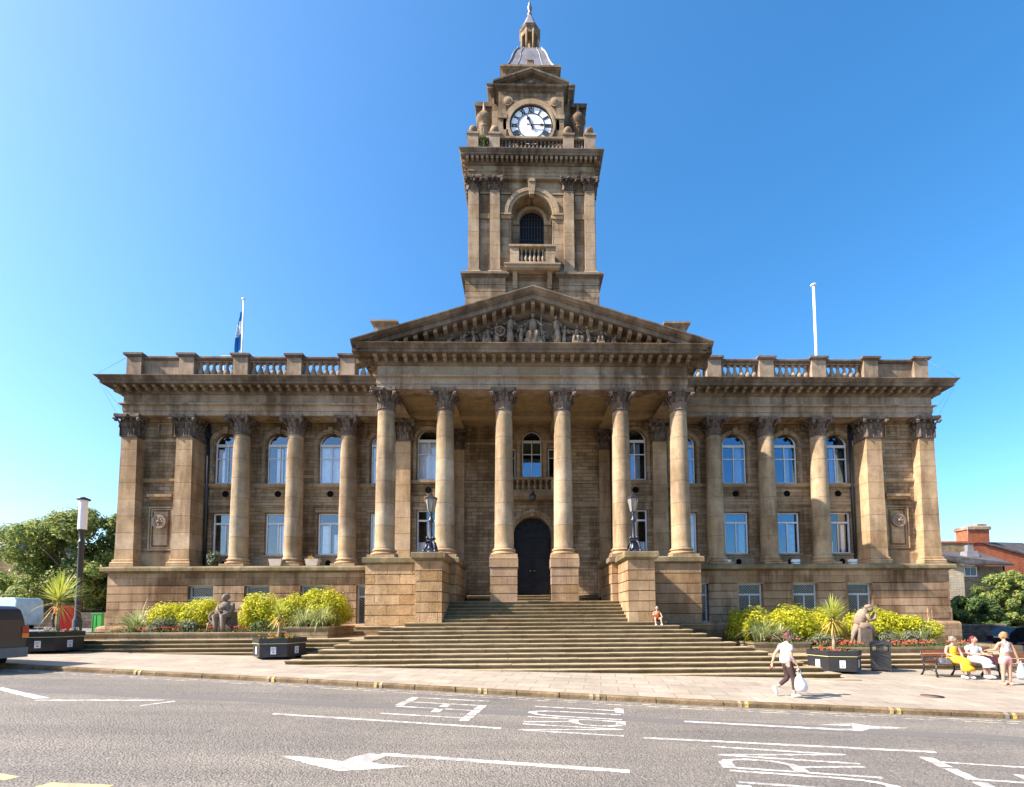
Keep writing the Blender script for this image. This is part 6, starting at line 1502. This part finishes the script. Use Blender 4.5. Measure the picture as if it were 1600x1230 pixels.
for a_, b_ in (((-.04,-.085,.05),(.17,-.085,.035)), ((-.42,.085,.24),(-.34,.085,.04))): mb = MB(); shoe(mb, a_, b_); mb.build('shoe', 'trainer', p)
cb = MB(); 
for q in (-.03,.03): cb.tube([(q*1.6,0,.0),(q,0,.08),(0,.0,.18),(-.0,0,.2)], [.02,.012,.008,.008], 6)
cb.tube([(0,0,.02),(-.02,0,-.08),(.02,0,-.22),(.04,0,-.34),(.04,0,-.40)], [.03,.09,.15,.16,.1], 12); cb.v = [(x, y*.6, z) for x, y, z in cb.v]
tag(cb.build('carrier_bag', 'plastic', None, (6.68, 11.53, gz(6.62,11.75)+.57)), 'full white plastic carrier bag in the walking woman\'s hand', 'carrier bag')
sg = MB(); ring(sg, 0, 0, .022, .03, -.005, .005, 0, 6.283, 12); ring(sg, .075, 0, .022, .03, -.005, .005, 0, 6.283, 12); sg.box(.03,.045,-.004,.004,-.004,.006); sg.tube([(-.03,0,0),(-.05,.03,-.08)], .006, 5); sg.ball(0,0,-.02,.03,.02,.03)
tag(sg.build('sunglasses', plain('red_brown_plastic', (.2,.03,.02), .3, .5), None, (6.2, 11.95, gz(6.6,11.75)+.70)), 'small dark red glasses dangling from the walking woman\'s rear hand', 'sunglasses')

def sitting(x, y, z, face, skinm, hairm, hk, lab, s=1.0, spread=.1, handpose=None, lean=0, kz=.5, fz=.1):
    """seated figure facing -y; z is the seat height; feet on the ground z-.45*s"""
    p = empty('person', (x, y, z-.45*s), 0, lab, 'person'); S_ = lambda a: tuple(c*s for c in a)
    hip, wst, chs = (0,.06,.55), (0,.08+lean,.72), (0,.04+lean,.95)
    nk = (0,.02+lean,1.1); hc = S_((0,-.0+lean,1.24)); cs_ = []
    C = [[(S_(hip),.14*s),(S_(wst),.125*s),(S_(chs),.13*s),(S_(nk),.05*s),(S_((0,.01+lean,1.16)),.048*s)]]
    wr = []
    for q in (-1, 1):
        hp = handpose[q] if handpose else ((q*.26,.0,.76), (q*.12,-.26,.68))
        C.append([(S_(chs),.13*s),(S_((q*.18,.05+lean,1.02)),.055*s),(S_(hp[0]),.042*s),(S_(hp[1]),.028*s)]); wr.append((S_(hp[1]), hp[2] if len(hp) > 2 else (-q*.5,-1,-.1), .8, (0,0,1), s))
        C.append([(S_(hip),.14*s),(S_((q*.1,-.02,.53)),.1*s),(S_((q*spread,-.4+(kz-.5)*.5,kz)),.06*s),(S_((q*(spread+.01),-.42,fz)),.038*s)])
    b = skin('body', C, skinm, p); finish(b, [(hc, face, s)], wr); hair(p, hairm, hc, face, s, hk); return p, S_
def lap(p, mat, hem):
    mb = MB(); mb.tube([(0,.16,.56),(0,.05,.57),(0,-.2,.565),(0,-.4,.54),(0,-.475,.46),(0,-.50,(.46+hem)/2),(0,-.51,hem)], [.11,.15,.145,.12,.125,.14,.15], 14)
    mb.v = [(x*1.42+.018*math.sin(9*z+6*x), y, z) for x, y, z in mb.v]; return mb.build('skirt', mat, p)
GX, GY = 14.62, 16.0
sz = gz(GX, GY)+.47
p, S_ = sitting(GX, GY, sz, (.8,-.6), 'skin2', 'hairg', 'short', 'grey-haired woman in a yellow dress sitting on the bench', 1.0, .1, {-1: ((-.27,.0,.78), (-.1,-.2,.66), (.6,-.6,0)), 1: ((.26,.0,.78), (.1,-.24,.66), (-.6,-.6,0))})
skin('dress', [[((0,.07,.52),(.19,.16)),((0,.08,.72),(.15,.135)),((0,.05,.93),(.16,.14)),((0,.03,1.05),(.11,.08))]], 'yellow', p); lap(p, 'yellow', .23)
for q in (-1, 1): mb = MB(); shoe(mb, (q*.11,-.4,.04), (q*.12,-.62,.03)); mb.build('shoe', 'tee', p)
p, S_ = sitting(GX+.72, GY, sz, (.35,-.93), 'skin2', 'hairr', 'long', 'red-haired woman in a white top sitting beside the yellow dress', 1.0, .06, {-1: ((-.26,.0,.78), (-.02,-.3,.76), (.9,-.3,0)), 1: ((.27,-.02,.78), (.12,-.34,.74), (.4,-.8,0))})
skin('blouse', [[((0,.07,.56),(.19,.16)),((0,.08,.74),(.16,.14)),((0,.05,.95),(.165,.14)),((0,.03,1.06),(.1,.075))], [((0,.05,.95),.15),((-.19,.05,1.0),.08),((-.25,.02,.85),.075)], [((0,.05,.95),.15),((.19,.05,1.0),.08),((.25,.02,.85),.075)]], 'tee', p)
lap(p, 'tee', .34)
for q in (-1, 1): mb = MB(); shoe(mb, (q*.07,-.4,.04), (q*.08,-.62,.03)); mb.build('shoe', 'trainer', p)
# orange child on the steps
cz = -1.90+.149*11
p, S_ = sitting(5.25, 18.84, cz, (-.25,-1), 'skin', 'hairw', 'short', 'small fair-haired child in orange sitting on the stone steps', .66, .17, {-1: ((-.24,-.1,.82), (-.02,-.3,.98), (.5,-.1,.8)), 1: ((.27,-.15,.78), (.2,-.36,.72), (0,-1,0))}, -.1, .68, .3)
skin('vest', [[(S_((0,.06,.54)),.15*.66),(S_((0,-.02,.72)),.145*.66),(S_((0,-.06,.95)),.145*.66),(S_((0,-.08,1.06)),.08*.66)]], 'orng', p, 1)
skin('shorts', [[(S_((0,.06,.55)),.15*.66),(S_((-.12,-.08,.57)),.115*.66),(S_((-.16,-.22,.63)),.1*.66)], [(S_((0,.06,.55)),.15*.66),(S_((.12,-.08,.57)),.115*.66),(S_((.16,-.22,.63)),.1*.66)]], 'legging', p, 1)
for q in (-1, 1): mb = MB(); shoe(mb, S_((q*.17,-.4,.27)), S_((q*.18,-.58,.26)), .03, .034); mb.build('shoe', 'trainer', p)
# standing woman seen from behind
sx, sy = 14.72, 14.35
p = empty('person', (sx, sy, gz(sx, sy)), 0, 'blonde woman in pink shorts standing with her back to the road', 'person')
hc = (.0,.03,1.50); C = [[((0,0,.86),(.135,.12)),((0,0,1.0),(.12,.1)),((0,.0,1.22),(.135,.1)),((0,.01,1.37),.045),((0,.02,1.44),.045)]]
hl_, hr_ = (-.24,.28,1.04), (.36,-.03,.80)
C += [[((0,0,1.22),.12),((-.17,0,1.29),.05),((-.25,.05,1.08),.04),(hl_,.027)], [((0,0,1.22),.12),((.17,0,1.29),.05),((.27,-.02,1.05),.04),(hr_,.027)]]
C += [[((0,0,.86),.125),((q*.09,0,.82),.1),((q*.1,-.01,.46),.06),((q*.11,0,.08),.036)] for q in (-1, 1)]
b = skin('body', C, 'skin2', p); finish(b, [(hc, (-.2,1), 1.0)], [(hl_, (.1,1,0), .7, (0,0,1)), (hr_, (.1,0,-1), .9, (1,0,0))]); hair(p, 'hairw', hc, (-.2,1), 1.0, 'short')
skin('vest_top', [[((0,0,.94),(.16,.13)),((0,0,1.08),(.145,.12)),((0,0,1.24),(.15,.11)),((0,.0,1.3),(.11,.07))], [((0,0,1.24),.12),((-.1,0,1.34),.035)], [((0,0,1.24),.12),((.1,0,1.34),.035)]], 'print', p)
skin('shorts', [[((0,0,.95),(.15,.13)),((0,0,.84),(.16,.14))], [((0,0,.84),.14),((-.1,0,.72),.115),((-.105,0,.6),.1)], [((0,0,.84),.14),((.1,0,.72),.115),((.105,0,.6),.1)]], 'pinkc', p)
for q in (-1, 1): mb = MB(); shoe(mb, (q*.11,-.06,.035), (q*.13,.16,.03), .04, .036); mb.build('shoe', 'skin2', p)
cb = MB(); cb.tube([(0,0,.08),(-.01,0,-.02),(.0,0,-.16),(.03,0,-.3),(.04,0,-.42),(.03,0,-.5)], [.012,.05,.12,.17,.18,.09], 12); cb.v = [(x, y*.55, z) for x, y, z in cb.v]
tag(cb.build('shopping_bag', 'bluebag', None, (sx+.42, sy-.05, gz(sx,sy)+.66)), 'bulging pale blue-grey shopping bag held by the blonde woman', 'shopping bag')
hb = MB(); hb.frus(0,0,0,.2,.19,.07,.15,.05); hb.tube([(-.12,0,.19),(-.06,.02,.3),(.06,.02,.3),(.12,0,.19)], .01, 6); tag(hb.build('handbag', plain('striped_grey_leather', (.12,.12,.14), .5, .4, var=.6, scale=14), None, (GX-.42, GY-.12, sz-.01)), 'grey striped handbag on the bench left of the yellow dress', 'handbag')
hb = MB(); hb.frus(0,0,0,.26,.18,.07,.16,.06); hb.tube([(-.1,0,.25),(-.05,.0,.36),(.05,.0,.36),(.1,0,.25)], .01, 6); tag(hb.build('handbag', plain('maroon_leather', (.12,.025,.03), .5, .4, var=.2), None, (GX+1.17, GY-.12, sz-.01)), 'maroon handbag on the bench behind the standing woman', 'handbag')
# ------------------------------------------------------------------ sky, sun, camera
w = bpy.data.worlds.new('World'); SC.world = w; w.use_nodes = True; nt = w.node_tree
sk = nt.nodes.new('ShaderNodeTexSky'); sk.sky_type = 'NISHITA'; sk.sun_disc = False
SUN = Vector((-1, -.28, .90)).normalized()
sk.sun_elevation = math.asin(SUN.z); sk.sun_rotation = math.atan2(SUN.x, SUN.y)
sk.air_density = 1.0; sk.dust_density = 2.0; sk.ozone_density = 3.2; sk.altitude = 100
bg = nt.nodes['Background']; bg.inputs['Strength'].default_value = .12
hv = nt.nodes.new('ShaderNodeHueSaturation'); hv.inputs['Saturation'].default_value = 1.31; hv.inputs['Value'].default_value = 1.04; hv.inputs['Hue'].default_value = .4955
nt.links.new(sk.outputs[0], hv.inputs['Color']); nt.links.new(hv.outputs[0], bg.inputs['Color'])
l = bpy.data.lights.new('sun', 'SUN'); l.energy = 5.0; l.angle = R(.5); l.color = (1, .915, .80)
lo = bpy.data.objects.new('sun', l); COL.objects.link(lo); lo.rotation_euler = SUN.to_track_quat('Z', 'Y').to_euler(); lo.location = (-30, -10, 40)
cd = bpy.data.cameras.new('camera'); cam = bpy.data.objects.new('camera', cd); COL.objects.link(cam); SC.camera = cam
th = math.atan((962-916)/740.)
cam.matrix_world = Matrix.Rotation(-.02, 4, 'Z') @ Matrix.Rotation(math.pi/2+th, 4, 'X') @ Matrix.Rotation(-.006, 4, 'Z')
cd.sensor_width = 36; cd.sensor_fit = 'HORIZONTAL'; cd.lens = 740/1600*36
cd.shift_x = -(835-800)/1600; cd.shift_y = (916-615)/1600
cd.clip_start = .1; cd.clip_end = 3000
SC.view_settings.view_transform = 'Standard'; SC.view_settings.look = 'None'; SC.view_settings.gamma = 1; SC.view_settings.exposure = 1.42
SC.render.resolution_x = 1024; SC.render.resolution_y = 787
SC.cycles.max_bounces = 5; SC.cycles.diffuse_bounces = 3; SC.cycles.transparent_max_bounces = 12
